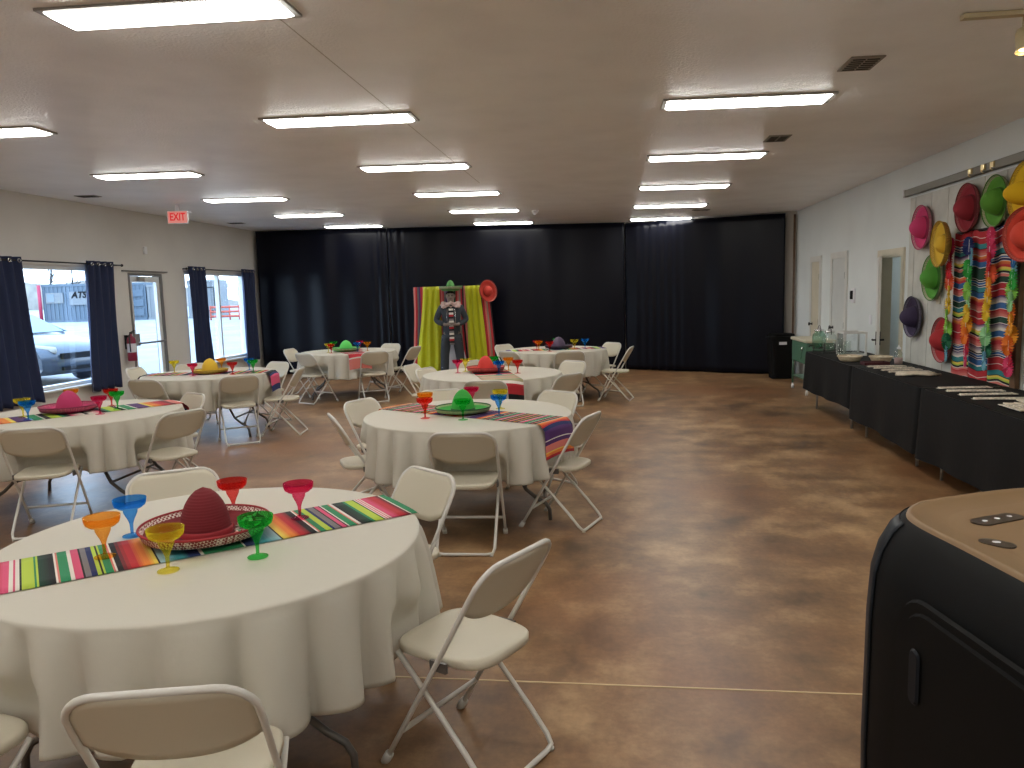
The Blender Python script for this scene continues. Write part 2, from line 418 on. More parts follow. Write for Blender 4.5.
# curtains on rods
def side_curtain(name, label, ya, yb, yc, yd, ztop=2.29, zbot=.38, folds=5, backlit_side=False):
    """top edge ya..yb, hem yc..yd"""
    ph = random.random()*6
    def fn(u, v):
        y = (ya+(yb-ya)*u)*(1-v)+(yc+(yd-yc)*u)*v
        x = XL+.12+.035*cos(u*folds*2*pi+ph)*(1-.3*v)+.01*sin(v*5+u*9)
        return (x, y, ztop+(zbot-ztop)*v+.012*sin(u*folds*2*pi)*v)
    o = thing(name, label, 'curtain', (0, 0, 0), group=None)
    MB().grid(fn, folds*12, 24).build('curtain_fabric', M['navy'], o, thick=.006)
    if backlit_side:
        MB().grid(lambda u, v: (XL+.085+.012*cos(u*9), ya-.03+.17*u*(1-.3*v)-.06*v+.02, ztop-.05+(zbot+.03-ztop)*v), 14, 16).build('backlit_curtain_side', M['backlit_side'], o, thick=.004)  # pale sheet stands in for the curtain's inner side brightened by backlight
    for k in range(folds):
        u = (k+.5)/folds
        y = ya+(yb-ya)*u
        g = MB(); ring = [(XL+.16+.004, y+.022*cos(a), ztop-.05+.022*sin(a)) for a in [2*pi*q/14 for q in range(14)]]
        g.tube(ring, .005, 6, closed=True); g.build('grommet', M['chrome'], o)
    return o
def rod(label, ya, yb):
    r = thing('curtain_rod', label, 'curtain rod')
    MB().tube([(XL+.12, ya, 2.245), (XL+.12, yb, 2.245)], .011).build('rod', M['black_metal'], r)
    for y in (ya, yb):
        s = MB(); s.lathe([(.001, -.022), (.015, -.016), (.022, 0), (.015, .016), (.001, .022)], 12, (XL+.12, y, 2.245)); s.build('finial', M['black_metal'], r)
    for y in (ya+.08, yb-.08):
        MB().box((XL+.06, y, 2.245), (.12, .02, .02)).build('bracket', M['black_metal'], r)
rod('black curtain rod above the left window showing the parked car', 8.1, 11.2)
rod('short black curtain rod above the window nearest the back corner', 13.05, 15.72)
side_curtain('window_curtain', 'navy blue grommet curtain at the left edge, left of the window showing the car', 8.15, 9.12, 8.2, 9.30, folds=6)
side_curtain('window_curtain', 'navy blue grommet curtain between the car window and the fire extinguisher', 10.37, 10.95, 10.25, 10.92, folds=4, backlit_side=True)
side_curtain('window_curtain', 'navy blue grommet curtain just right of the glass door, left of the corner window', 13.14, 13.70, 13.2, 13.82, folds=4)
side_curtain('window_curtain', 'narrow navy blue curtain at the back corner end of the last window', 15.13, 15.66, 15.15, 15.66, folds=4)

# ------------------------------------------------------------------ right wall doors
def trim_frame(idx, ya, yb, zt, w, m, x=XR):
    f = MB(); f.box((x-.012, ya-w/2, (zt+w)/2), (.024, w, zt+w)); f.box((x-.012, yb+w/2, (zt+w)/2), (.024, w, zt+w)); f.box((x-.012, (ya+yb)/2, zt+w/2), (.024, yb-ya, w))
    return f
def closed_door(idx, ya, yb, zt, m, handle_y, panelm):
    f = trim_frame(idx, ya, yb, zt, .09, m); root = struct(f.build('door_%d' % idx, m))
    leaf = MB(); leaf.box((XR-.006, (ya+yb)/2, zt/2), (.012, yb-ya, zt), bev=.003)
    lf = leaf.build('door_leaf', panelm, root)
    for z in (.3, 1.05, 1.78): MB().box((XR-.016, ya+.012, z), (.012, .02, .09)).build('hinge', M['black_metal'], root)
    k = MB(); k.lathe([(.001, 0), (.028, .003), (.012, .012), (.012, .035), (.03, .045), (.027, .062), (.001, .068)], 14, (XR-.012, handle_y, 1.0), M4=Matrix.Rotation(-pi/2, 4, 'Y'))
    k.build('door_knob', M['black_metal'], root)
closed_door(2, 11.72, 12.36, 2.04, M['white_trim'], 12.28, M['white_door'])
closed_door(3, 13.10, 13.58, 2.03, M['white_trim'], 13.50, M['cream'])
f = trim_frame(4, D3[0], D3[1], D3[3], .075, M['cream'])
f.box((XR+.06, D3[0]+.01, D3[3]/2), (.13, .02, D3[3])); f.box((XR+.06, D3[1]-.01, D3[3]/2), (.13, .02, D3[3])); f.box((XR+.06, (D3[0]+D3[1])/2, D3[3]-.01), (.13, D3[1]-D3[0]-.04, .02))
d4 = struct(f.build('door_4', M['cream']))
dang = math.atan2(-.26, -.72) # the leaf stands open towards the room
lm = Matrix.Translation((XR-.03, D3[1]+.0, 0)) @ Matrix.Rotation(math.atan2(-.70, -.215), 4, 'Z')
lf = MB(); lf.box((0, 0, 0), (.001, .001, .001))
lf = MB(); lf.box(lm @ Vector((.36, 0, .99)), (.72, .036, 1.96), M4=Matrix.Rotation(math.atan2(-.70, -.215), 4, 'Z'), bev=.003)
lfo = lf.build('door_leaf', M['white_trim'], d4)
for sgn in (1, -1):
    h = MB(); a = lm @ Vector((.66, .02*sgn, .98)); b_ = lm @ Vector((.66, .06*sgn, .98)); c_ = lm @ Vector((.56, .06*sgn, .98))
    h.tube([a, b_, c_], .010); h.box(lm @ Vector((.66, .022*sgn, 1.0)), (.05, .01, .16), M4=Matrix.Rotation(math.atan2(-.70, -.215), 4, 'Z'))
    h.build('door_handle', M['black_metal'], d4)
# wreath on the hall wall
w = MB(); w.tube([(4.39, 12.0+.16*cos(a), 1.38+.21*sin(a)) for a in [2*pi*k/24 for k in range(24)]], .03, 8, closed=True)
tag(w.build('wreath', M['black_metal']), 'dark oval wreath hanging inside the open doorway on the pale blue wall', 'wreath')
t = thing('thermostat', 'small black and white thermostat on the wall between white door and open doorway', 'thermostat')
MB().box((XR-.012, 11.34, 1.49), (.024, .13, .20), bev=.004).build('backplate', M['label'], t)
MB().box((XR-.03, 11.36, 1.50), (.016, .09, .12), bev=.004).build('screen', M['blackpl'], t)
tag(MB().box((XR-.005, 10.62, 1.18), (.01, .08, .12), bev=.002).build('light_switch', M['label']), 'small white switch plate beside the open doorway', 'switch')

# white boards behind the hats with a dark rail on top
pl = MB(); bz = 2.60
edges = [9.34, 9.18, 8.75, 8.34, 7.96, 7.59, 7.19, 6.78, 6.36, 5.95, 5.5, 5.1, 4.7, 4.3]
wb = thing('board_panel', 'whitewashed vertical plank panel behind the wall of sombreros', 'wall panel')
for a, b_ in zip(edges[:-1], edges[1:]):
    pl.box((XR-.012, (a+b_)/2, bz/2), (.020, a-b_-.014, bz), bev=.003)
pl.build('planks', M['boards'], wb)
MB().box((XR-.001, (edges[0]+edges[-1])/2, bz/2), (.002, edges[0]-edges[-1], bz)).build('backing', M['groove'], wb)
rl = thing('display_rail', 'long dark metal rail above the wall of sombreros', 'rail')
MB().box((XR-.03, (9.46+4.2)/2, 2.665), (.05, 9.46-4.2, .075), bev=.006).build('rail_bar', M['rail_metal'], rl)
MB().box((XR-.045, 9.44, 2.665), (.05, .03, .09), bev=.006).build('end_cap', M['label'], rl)
for y in (7.80, 7.55, 7.38, 6.3):
    b_ = MB(); b_.box((XR-.062, y, 2.67), (.02, .06, .05), bev=.004); b_.tube([(XR-.06, y, 2.65), (XR-.08, y, 2.64), (XR-.06, y, 2.62)], .006); b_.build('clip', M['brass'], rl)

# ------------------------------------------------------------------ ceiling lights
def fixture_proto():
    r = thing('ceiling_light', 'x', 'ceiling light', group='recessed fluorescent ceiling lights')
    f = MB(); W, D = 1.22, .29
    for sy in (1, -1): f.box((0, sy*(D/2-.012), -.006), (W, .024, .014))
    for sx in (1, -1): f.box((sx*(W/2-.016), 0, -.006), (.032, D-.048, .014))
    f.build('fixture_frame', M['light_frame'], r)
    g = MB(); w2, d2 = (W-.066)/2, (D-.05)/2; g.add([(-w2, -d2, 0), (w2, -d2, 0), (w2, d2, 0), (-w2, d2, 0), (-w2, -d2, -.014), (w2, -d2, -.014), (w2, d2, -.014), (-w2, d2, -.014), (-w2+.02, -d2+.035, -.032), (w2-.02, -d2+.035, -.032), (w2-.02, d2-.035, -.032), (-w2+.02, d2-.035, -.032)], [(0, 1, 5, 4), (1, 2, 6, 5), (2, 3, 7, 6), (3, 0, 4, 7), (4, 5, 9, 8), (5, 6, 10, 9), (6, 7, 11, 10), (7, 4, 8, 11), (8, 9, 10, 11)], False); g.build('diffuser', M['light'], r)
    return r
fx = fixture_proto(); index_kids(fx)
cols_ = [('left', -5.183, -.08), ('middle', -2.095, 0), ('right', 1.017, -.03)]
ordn = {-3: 'unseen row farthest behind the camera', -2: 'second unseen row behind the camera', -1: 'unseen row just behind the camera', 0: 'nearest row', 1: 'second row from the camera', 2: 'third row from the camera', 3: 'fourth row from the camera', 4: 'fifth row from the camera', 5: 'last row, beside the black curtain'}
first = True
for cn, x, off in cols_:
    for k in range(-3, 6):  # negative rows are unseen, put in behind the camera for illumination
        o = fx if first else copy_tree(fx); first = False
        o.location = (x, 3.66+2.369*k+off, ceil_z(x)-.001); o.rotation_euler = (0, radians(.756), 0)
        o['label'] = 'lit fluorescent ceiling light, %s column, %s' % (cn, ordn[k])

def vent(x, y, lab, wx=.30, wy=.17):
    t = thing('ceiling_vent', lab, 'vent', (x, y, ceil_z(x)-.001), group='ceiling air vents', rot=(0, radians(.756), 0))
    MB().box((0, 0, -.004), (wx, wy, .008), bev=.002).build('vent_frame', M['vent'], t)
    s = MB()
    for k in range(6):
        for sx in (-1, 1): s.box((sx*wx*.21, -wy*.36+wy*.72*k/5, -.010), (wx*.36, .008, .006))
    s.build('louvres', M['ventdark'], t)
vent(1.56, 5.16, 'grey ceiling vent right of the large nearest right-hand light', .20, .30)
vent(1.56, 7.54, 'small grey ceiling vent beside the second right-hand light', .20, .30)
vent(-7.06, 9.89, 'dark ceiling vent near the left wall above the car window')
vent(-7.1, 14.2, 'dark ceiling vent in the far left corner')
vent(1.62, 14.0, 'dark ceiling vent near the far right light')
t = thing('security_camera', 'small white dome camera hanging from the ceiling near the black curtain', 'camera', (-1.24, 13.31, ceil_z(-1.24)))
MB().lathe([(.001, 0), (.06, 0), (.06, -.03), (.05, -.035)], 20).build('mount', M['label'], t)
MB().lathe([(.045, -.03), (.045, -.05), (.03, -.075), (.001, -.085)], 20).build('dome', M['label'], t)
# track light upper right
zt = ceil_z(2.08)
t = thing('track_light', 'ceiling track with a pale spotlight head in the top right corner of the photo', 'track light', (2.1, 4.35, zt))
MB().box((.35, 0, -.012), (1.3, .05, .024), bev=.003).build('track', M['lampwhite'], t)
hd = MB(); hm = Matrix.Rotation(radians(150), 4, 'Y') @ Matrix.Rotation(radians(-12), 4, 'X')
hd.lathe([(.001, -.01), (.032, -.01), (.04, .01), (.042, .09), (.048, .10), (.046, .105)], 20, (.0, 0, -.10), M4=Matrix.Rotation(radians(168), 4, 'X'))
h_ = hd.build('lamp_head', M['lampwhite'], t)
MB().tube([(0, 0, -.02), (0, 0, -.06), (.0, .0, -.105)], .010).build('lamp_stem', M['lampwhite'], t)
MB().lathe([(.001, 0), (.028, 0), (.001, .004)], 14, (0, -.02, -.195)).build('bulb', M['warmlamp'], h_)
hd = MB(); hd.lathe([(.001, -.01), (.032, -.01), (.04, .01), (.042, .09), (.048, .10), (.046, .105)], 20, (.75, 0, -.10), M4=Matrix.Rotation(radians(150), 4, 'X'))
hd.build('lamp_head', M['lampwhite'], t)
MB().tube([(.75, 0, -.02), (.75, 0, -.105)], .010).build('lamp_stem', M['lampwhite'], t)
# warm spots thrown from the track towards the hat wall and ceiling corner
def spot(name, loc, target, power, size, col):
    l = bpy.data.lights.new(name, 'SPOT'); l.energy = power; l.spot_size = radians(size); l.spot_blend = .8; l.color = col; l.shadow_soft_size = .05
    o = bpy.data.objects.new(name, l); COL.objects.link(o); o.location = loc
    o.rotation_euler = (Vector(target)-Vector(loc)).to_track_quat('-Z', 'Y').to_euler()
spot('track_spot', (2.55, 4.30, 2.78), (3.4, 4.9, 2.6), 14, 100, (1, .75, .42))

# exit sign
ex = thing('exit_sign', 'lit EXIT sign with red letters hanging from the ceiling near the left windows', 'exit sign', (-6.42, 11.0, 2.92), rz=radians(12))
MB().box((0, 0, 0), (.30, .045, .19), bev=.006).build('housing', M['label'], ex)
MB().box((0, -.024, 0), (.28, .004, .17)).build('panel', M['exit'], ex)
text_mesh('EXIT', .155, M['exitred'], 'letters', ex, (0, -.027, 0), (radians(90), 0, 0), .002, width=.72, bold=.003)
MB().box((0, 0, .13), (.05, .03, .12)).build('mount', M['label'], ex)
MB().box((.17, 0, .07), (.05, .05, .03), bev=.005).build('lamp_head', M['label'], ex)
# alarm box above door
al = MB(); al.box((XL+.02, 12.0, 2.52), (.04, .07, .12), bev=.006)
tag(al.build('alarm_strobe', M['label']), 'small white alarm box on the wall above the glass door', 'alarm')
# extinguisher
e = thing('fire_extinguisher', 'red fire extinguisher hanging between navy curtain and glass door', 'fire extinguisher', (XL+.10, 11.30, .74))
MB().lathe([(.001, 0), (.066, .004), (.068, .02), (.068, .33), (.055, .375), (.022, .40), (.02, .43)], 24, caps=False).build('cylinder', M['red_paint'], e)
MB().lathe([(.0695, .14), (.0695, .28)], 24).build('label_band', M['label'], e)
h = MB(); h.box((0, 0, .44), (.03, .03, .03)); h.box((.0, .04, .465), (.02, .12, .012), M4=Matrix.Rotation(.25, 4, 'X')); h.box((.0, .04, .445), (.02, .10, .010)); h.build('handle', M['black_metal'], e)
MB().tube([(0, -.02, .44), (.02, -.07, .40), (.03, -.085, .30), (.03, -.08, .15)], .010).build('hose', M['black_metal'], e)
MB().box((-.07, 0, .30), (.05, .05, .22)).build('wall_bracket', M['black_metal'], e)
tag(MB().box((-6.95, 12.0, .006), (.9, .9, .012), bev=.003).build('door_mat', M['mat']), 'black rubber mat on the floor inside the glass door', 'door mat')

# ------------------------------------------------------------------ black stage curtain in three widths
def stage(path, zt, label, folds, amp, seed, tight=None):
    (ax, ay), (bx, by) = path; L = math.hypot(bx-ax, by-ay); dx, dy = (bx-ax)/L, (by-ay)/L
    rnd = random.Random(seed); ph = [rnd.random()*6.3 for _ in range(6)]
    n = int(L*26)
    def fn(u, v):
        s = u*L
        a = amp*(.5*cos(s*folds*2*pi+ph[0])+.3*cos(s*folds*1.37*2*pi+ph[1])+.25*cos(s*folds*.37*2*pi+ph[2]))
        if tight:
            for (c0, wd) in tight:
                a += amp*1.2*cos((s-c0)*38)*math.exp(-((s-c0)/wd)**2)
        a *= (.75+.35*v); a += .01*sin(v*4+s*1.3)
        return (ax+dx*s+dy*a, ay+dy*s-dx*a, (zt(ax+dx*s))*(1-v)+.015*v)
    o = MB().grid(fn, n, 26).build('stage_curtain', M['blackdrape'], thick=.006)
    tag(o, label, 'curtain'); return o
stage([(-7.56, 15.95), (-4.66, 15.96)], lambda x: ceil_z(x)-.02, 'wide black floor-length curtain at the left end of the back wall', 1.2, .028, 3, [(2.75, .12)])
stage([(-4.64, 15.99), (.32, 16.0)], lambda x: ceil_z(x)-.02, 'wide black floor-length curtain in the middle, behind the lime draped backdrop', 1.1, .022, 8, [(.2, .15)])
stage([(.34, 16.0), (3.20, 14.67)], lambda x: ceil_z(x)-.035, 'black floor-length curtain at the right end with gathered folds, by the bin', 1.2, .020, 5, [(.75, .4)])

# ------------------------------------------------------------------ stripes palette
PK = (.62, .08, .17); RD = (.45, .02, .03); DR = (.14, .015, .02); OR = (.72, .22, .04); YL = (.72, .55, .09); LM = (.42, .55, .06); GR = (.02, .22, .09); DG = (.008, .05, .03); NV = (.01, .02, .10); BL = (.03, .12, .32); TL = (.03, .22, .24); LB = (.30, .45, .50); WH = (.70, .66, .60); BK = (.008, .008, .010); GY = (.18, .17, .18); PU = (.07, .02, .12); SL = (.62, .18, .15)
def mixc(a, b, t): return tuple(a[i]*(1-t)+b[i]*t for i in range(3))
def grad(a, b, w, n=5):
    r = []
    for k in range(n): r += [(w/n*.62, mixc(a, b, k/(n-1))), (w/n*.38, mixc(a, b, min(1, (k+.6)/(n-1))))]
    return r
SER = ([(.07, GR), (.01, WH)]+grad(DR, RD, .04, 3)+grad(RD, PK, .06, 3)+[(.007, WH), (.006, PK), (.007, WH), (.006, PK), (.01, WH), (.008, BK), (.045, LM), (.01, GR), (.004, LM)]+grad(DG, BK, .06, 4)+[(.008, WH), (.008, SL), (.038, GR), (.010, WH), (.004, BK), (.024, PK), (.010, BK), (.022, GY), (.020, NV), (.018, LM), (.004, BK), (.006, LM), (.03, GR), (.008, SL), (.008, WH), (.025, BK)]
       + grad(DR, RD, .045, 3)+grad(RD, OR, .045, 3)+grad(OR, YL, .04, 3)+[(.008, BK)]+grad(LB, TL, .08, 5)+grad(TL, NV, .05, 3)+[(.03, NV), (.01, WH), (.085, GR)])
def stripe_cols(seq, L, n, start=0.0):
    tot = sum(w for w, _ in seq); out = []
    for i in range(n):
        s = (start+L*(i+.5)/n) % (2*tot)
        if s > tot: s = 2*tot-s
        for w, c in seq:
            if s < w: break
            s -= w
        out.append(c)
    return out
def shuffled(seed):
    r = random.Random(seed); b = [grad(DR, RD, .06, 3)+grad(RD, OR, .06, 3)+grad(OR, YL, .04, 2), grad(LB, TL, .07, 3)+[(.05, NV)], [(.05, GR), (.01, WH), (.03, BK)], grad(PK, WH, .08, 3)+[(.01, BK)], [(.06, LM), (.02, GR), (.03, BK)], [(.08, PU), (.01, WH)], [(.05, RD), (.012, WH), (.05, SL), (.01, BK)]]
    r.shuffle(b); return [x for y in b for x in y]

# ------------------------------------------------------------------ round tables with cloth, runner
RT, ZT = .765, .757
def round_table_proto():
    r = thing('round_table', 'x', 'table', group='round folding tables')
    MB().lathe([(.001, .722), (.755, .722), (.762, .730), (.762, .745), (.755, .753), (.001, .753)], 48).build('tabletop', M['table_top'], r)
    for sx in (-1, 1):
        for sy in (-1, 1):
            l = MB(); l.tube([(sx*.30, sy*.33, .72), (sx*.34, sy*.33, .50), (sx*.37, sy*.33, .34), (sx*.42, sy*.33, .235), (sx*.50, sy*.33, .165), (sx*.565, sy*.33, .125), (sx*.59, sy*.33, .08), (sx*.595, sy*.33, .0)], .014, 8)
            l.build('leg', M['table_metal'], r)
        MB().tube([(sx*.37, -.33, .36), (sx*.37, .33, .36)], .012).build('crossbar', M['table_metal'], r)
        MB().tube([(sx*.42, -.33, .235), (sx*.42, .33, .235)], .010).build('crossbar', M['table_metal'], r)
    return r
rtp = round_table_proto(); index_kids(rtp)
def k_fringe(s0, L): return s0+L > .9
def runner(x, y, ang, seq, label, start=0.0, W=.36, L=2.05, rim=.80, s0=None):
    n = 300
    if s0 is None: s0 = -L/2
    cols = stripe_cols(seq, L, n, start)
    def pt(s, v):
        e = sqrt(max(.01, rim*rim-v*v)); sg = 1 if s > 0 else -1
        if abs(s) <= e: return Vector((s, v, ZT+.0045))
        d = abs(s)-e
        ou = .012*min(1, d/.03)+.05*max(0, d)*1.0+.030*min(1, d/.05)
        return Vector((sg*(e+ou), v*(1+.02*d), ZT+.0045-d))
    m = MB()
    m.grid(lambda u, v: pt(s0+u*L, (v-.5)*W), n, 6, cols=lambda i, j: cols[i])
    root = thing('table_runner', label, 'table runner', (x, y, 0), ang, group='serape table runners')
    m.build('woven_strip', M['stripes'], root, thick=.0015)
    for sg in ((-1, 1) if k_fringe(s0, L) else (-1,)):
        fr = MB(); fr.col = WH
        for k in range(34):
            v = (k+.5)/34*W-W/2
            p = pt(s0 if sg < 0 else s0+L, v); q = p+Vector((sg*random.uniform(0, .01), random.uniform(-.004, .004), -.055))
            fr.tube([p, (p+q)/2+Vector((0, random.uniform(-.003, .003), 0)), q], .0014, 4)
        fr.build('fringe', M['stripes'], root)
    return root

# margarita glass
GP_b = [(.010, .060), (.014, .072), (.021, .086), (.027, .100), (.028, .110), (.032, .114), (.046, .119), (.057, .130), (.061, .143), (.063, .158), (.0645, .158), (.0625, .141), (.058, .128)]
GP_s = [(.006, .010), (.0065, .03), (.0075, .050), (.010, .061)]
GSC = .95
GP_f = [(.038, .0), (.038, .002), (.022, .005), (.010, .009), (.006, .012)]
glasscol = dict(yellow=(.93, .84, .10), orange=(.97, .50, .02), red=(.85, .045, .03), pink=(.85, .03, .22), blue=(.02, .42, .92), green=(.03, .72, .12))
gproto = {}
for k, c in glasscol.items():
    gm = plastic_glass('party_plastic_'+k, c); M['g_'+k] = gm
def glass(k, x, y, z, label, group, s=.95):
    if k not in gproto:
        r = thing('margarita_glass', label, 'glass', (x, y, z), group=group)
        MB().lathe(GP_b, 28).build('bowl', M['g_'+k], r); MB().lathe(GP_s, 12).build('stem', M['g_'+k], r)
        MB().lathe(GP_f, 24, caps=False).build('foot', M['g_'+k], r)
        index_kids(r); gproto[k] = r; o = r
    else:
        o = copy_tree(gproto[k]); o.location = (x, y, z); o['label'] = label; o['group'] = group
    o.rotation_euler = (0, 0, random.random()*6); o.scale = (s, s, s)
    return o

# sombreros
def hatmat(name, col, ribs=True, rough=.85):
    m, nt, b = pbsdf(name); L = nt.links
    b.inputs['Base Color'].default_value = (*col, 1); b.inputs['Roughness'].default_value = rough
    tc = N(nt, 'ShaderNodeTexCoord'); wv = N(nt, 'ShaderNodeTexWave', wave_type='BANDS', bands_direction='Z'); wv.inputs['Scale'].default_value = 30; wv.inputs['Distortion'].default_value = .4
    L.new(tc.outputs['Object'], wv.inputs['Vector'])
    bp = N(nt, 'ShaderNodeBump'); bp.inputs['Strength'].default_value = .25; bp.inputs['Distance'].default_value = .004
    L.new(wv.outputs['Fac'], bp.inputs['Height']); L.new(bp.outputs['Normal'], b.inputs['Normal'])
    return m
def trimmat(name, a, bcol, scale=115):
    m, nt, b = pbsdf(name); L = nt.links; b.inputs['Roughness'].default_value = .8
    tc = N(nt, 'ShaderNodeTexCoord'); ck = N(nt, 'ShaderNodeTexChecker'); ck.inputs['Scale'].default_value = scale
    mp = N(nt, 'ShaderNodeMapping'); mp.inputs['Rotation'].default_value = (0.3, .2, .78)
    L.new(tc.outputs['Object'], mp.inputs['Vector']); L.new(mp.outputs[0], ck.inputs['Vector'])
    ck.inputs['Color1'].default_value = (*a, 1); ck.inputs['Color2'].default_value = (*bcol, 1)
    L.new(ck.outputs['Color'], b.inputs['Base Color']); return m
def sombrero(name, label, loc, col, trimcol, R=.21, rc=.088, hc=.165, up=.045, rz=0, rot=None, group=None, edge=None, sequins=False, point=.35, cat='sombrero', trimpat=None):
    r = thing(name, label, cat, loc, rz, group=group, rot=rot)
    hm = hatmat(name+'_straw', col); tm = trimmat(name+'_trim', trimcol, trimpat or tuple(c*.55 for c in trimcol)); em = mat(name+'_edge', edge or tuple(c*.5 for c in col), .7)
    # crown: rounded cone
    prof = []
    for k in range(15):
        t = k/14; z = .018+hc*t
        rr = rc*(1-t**(1.0+2.0*(1-point)))**.62 if t < 1 else .001
        prof.append((max(rr, .001)+.0006*(k % 2), z))
    MB().lathe([(rc+.012, .012), (rc+.003, .016)]+prof, 36).build('crown', hm, r)
    b = [(rc-.004, .012), (rc+.02, .006), (R*.62, .008), (R*.82, .012+up*.25), (R*.93, .012+up*.6)]
    MB().lathe(b+[(x, z-.006) for x, z in b[::-1]], 48).build('brim', hm, r)
    tb = [(R*.93, .012+up*.6), (R*.985, .012+up*.95), (R, .012+up), (R*.992, .004+up), (R*.95, up*.5), (R*.93, .004+up*.5)]
    MB().lathe(tb, 48).build('brim_trim', tm, r)
    MB().tube([(R*1.0*cos(a), R*1.0*sin(a), .012+up) for a in [2*pi*k/48 for k in range(48)]], .005, 6, closed=True).build('edge_cord', em, r)
    MB().lathe([(rc+.006, .016), (rc+.007, .034), (rc+.002, .038)], 36).build('hat_band', em, r)
    if sequins:
        s = MB(); rnd = random.Random(4); s.col = WH
        for k in range(46):
            a = rnd.uniform(-.5, .75); rr = rnd.uniform(rc+.02, R*.9); c_ = rnd.choice([WH, WH, RD, GR, (.3, .25, .2), SL]); s.col = c_
            z = .012+(max(0, rr-R*.62)/(R*.38))*up*.8
            s.box((rr*cos(a), rr*sin(a), z+.006), (rnd.uniform(.01, .022), rnd.uniform(.006, .014), .008), rz=rnd.random()*3)
        s.build('embroidery', M['stripes'], r)
    return r

tabs = dict(
 T1=(-1.52, 2.68, 40, 'nearest round table, set with the dark red sombrero'),
 T2=(-1.08, 5.69, -29, 'round table in the middle, set with the large green sombrero'),
 T3=(-1.33, 8.56, -73, 'round table behind the green-sombrero table, set with the coral red sombrero'),
 T4=(-.84, 11.96, 14, 'farthest right round table, set with the grey purple sombrero'),
 T5=(-4.35, 12.35, -58, 'farthest left round table, set with the small light green sombrero'),
 T6=(-5.00, 9.00, 8, 'round table near the glass door, set with the yellow sombrero'),
 T7=(-4.43, 5.87, 50, 'round table at the left edge, set with the pink sombrero'))
hatname = dict(T1='dark red sombrero', T2='large green sombrero', T3='coral red sombrero', T4='grey purple sombrero', T5='small light green sombrero', T6='yellow sombrero', T7='pink sombrero')
rots = dict(T1=radians(5), T2=radians(8), T3=.2, T4=.4, T5=.3, T6=.1, T7=.05)
i = 0
for k, (x, y, a, desc) in tabs.items():
    o = rtp if i == 0 else copy_tree(rtp); i += 1
    o.location = (x, y, 0); o.rotation_euler = (0, 0, rots[k]); o['label'] = 'folding '+desc.replace('round table', 'round table under white cloth', 1)
SER = [(w_*.83, c_) for w_, c_ in SER]
STOT = sum(w_ for w_, _ in SER)
runs = dict(T1=(SER, STOT-1.03), T2=([(.03, RD), (.02, OR), (.012, YL), (.06, SL), (.03, PU), (.01, WH), (.09, PU), (.02, NV)]+grad(RD, OR, .06, 3)+[(.01, WH), (.04, DG), (.01, SL), (.04, BK), (.01, WH), (.04, GR), (.012, BK), (.03, PK), (.012, WH), (.03, DG), (.02, RD), (.01, LM), (.03, BK), (.02, SL)], 0.0),
            T3=([(.06, BK), (.07, RD), (.02, WH), (.05, (.35, .30, .16)), (.02, GR), (.05, (.45, .38, .24)), (.02, SL), (.05, (.4, .34, .22))], 0), T4=(shuffled(4), .1), T5=([(.09, SL), (.012, WH), (.08, RD), (.02, WH), (.03, DG), (.05, RD)], 0), T6=([(.06, NV), (.10, PK), (.02, NV), (.06, BK), (.02, WH), (.05, RD), (.02, LM), (.04, DG), (.03, SL), (.02, BK)], 0), T7=(shuffled(9), .2))
for k, (x, y, a, desc) in tabs.items():
    if k != 'T1':
        tt = sum(q_[0] for q_ in runs[k][0]); hl_ = .78 if k == 'T4' else 1.025; runs[k] = ([(q_[0]*hl_/tt*(.5 if tt < .7 else 1), q_[1]) for q_ in runs[k][0]], 0)
    runner(x, y, radians(a), runs[k][0], 'multicoloured striped serape runner across the table with the '+hatname[k], start=runs[k][1], W=.42 if k == 'T3' else .36, **(dict(L=1.03+.785, s0=-1.03) if k == 'T1' else dict(L=1.56, s0=-.78) if k == 'T4' else {}))
ZG = ZT+.0072; ZC = ZT+.0022
gl = dict(
 T1=dict(orange=(-1.81, 2.45), blue=(-1.87, 2.70), yellow=(-1.50, 2.34), red=(-1.60, 3.00), pink=(-1.28, 2.94), green=(-1.25, 2.49)),
 T2=dict(red=(-1.36, 5.46), orange=(-1.42, 5.72), green=(-1.06, 5.38), blue=(-.82, 5.55), yellow=(-.86, 5.90), pink=(-1.12, 6.08)),
 T3=dict(pink=(-1.74, 8.62), yellow=(-1.68, 8.78), blue=(-1.22, 8.34), orange=(-1.17, 8.78), red=(-1.03, 8.50), green=(-1.37, 8.96)),
 T4=dict(pink=(-1.12, 11.80), orange=(-1.08, 11.68), red=(-.90, 11.55), yellow=(-.54, 11.85), blue=(-.38, 11.95), green=(-.85, 12.33)),
 T5=dict(yellow=(-4.60, 12.10), red=(-4.50, 11.96), green=(-4.66, 12.52), blue=(-4.12, 12.15), orange=(-4.00, 12.30), pink=(-4.25, 12.66)),
 T6=dict(yellow=(-5.52, 9.10), pink=(-5.03, 8.68), red=(-4.58, 8.80), blue=(-4.60, 9.28), green=(-4.42, 9.02), orange=(-5.05, 9.42)),
 T7=dict(yellow=(-4.76, 5.62), blue=(-4.60, 5.48), pink=(-4.18, 5.76), orange=(-4.80, 6.25), red=(-4.38, 6.20), green=(-4.20, 6.02)))
def on_runner(k, x, y):
    tx, ty, a, _ = tabs[k]; a = radians(a); v = -(x-tx)*sin(a)+(y-ty)*cos(a)
    return abs(v) < ((.42 if k == 'T3' else .36)/2+.045)
for k, d in gl.items():
    for c, (x, y) in d.items():
        glass(c, x, y, ZG if on_runner(k, x, y) else ZC, '%s plastic margarita glass on the table with the %s' % (c, hatname[k]), 'margarita glasses')
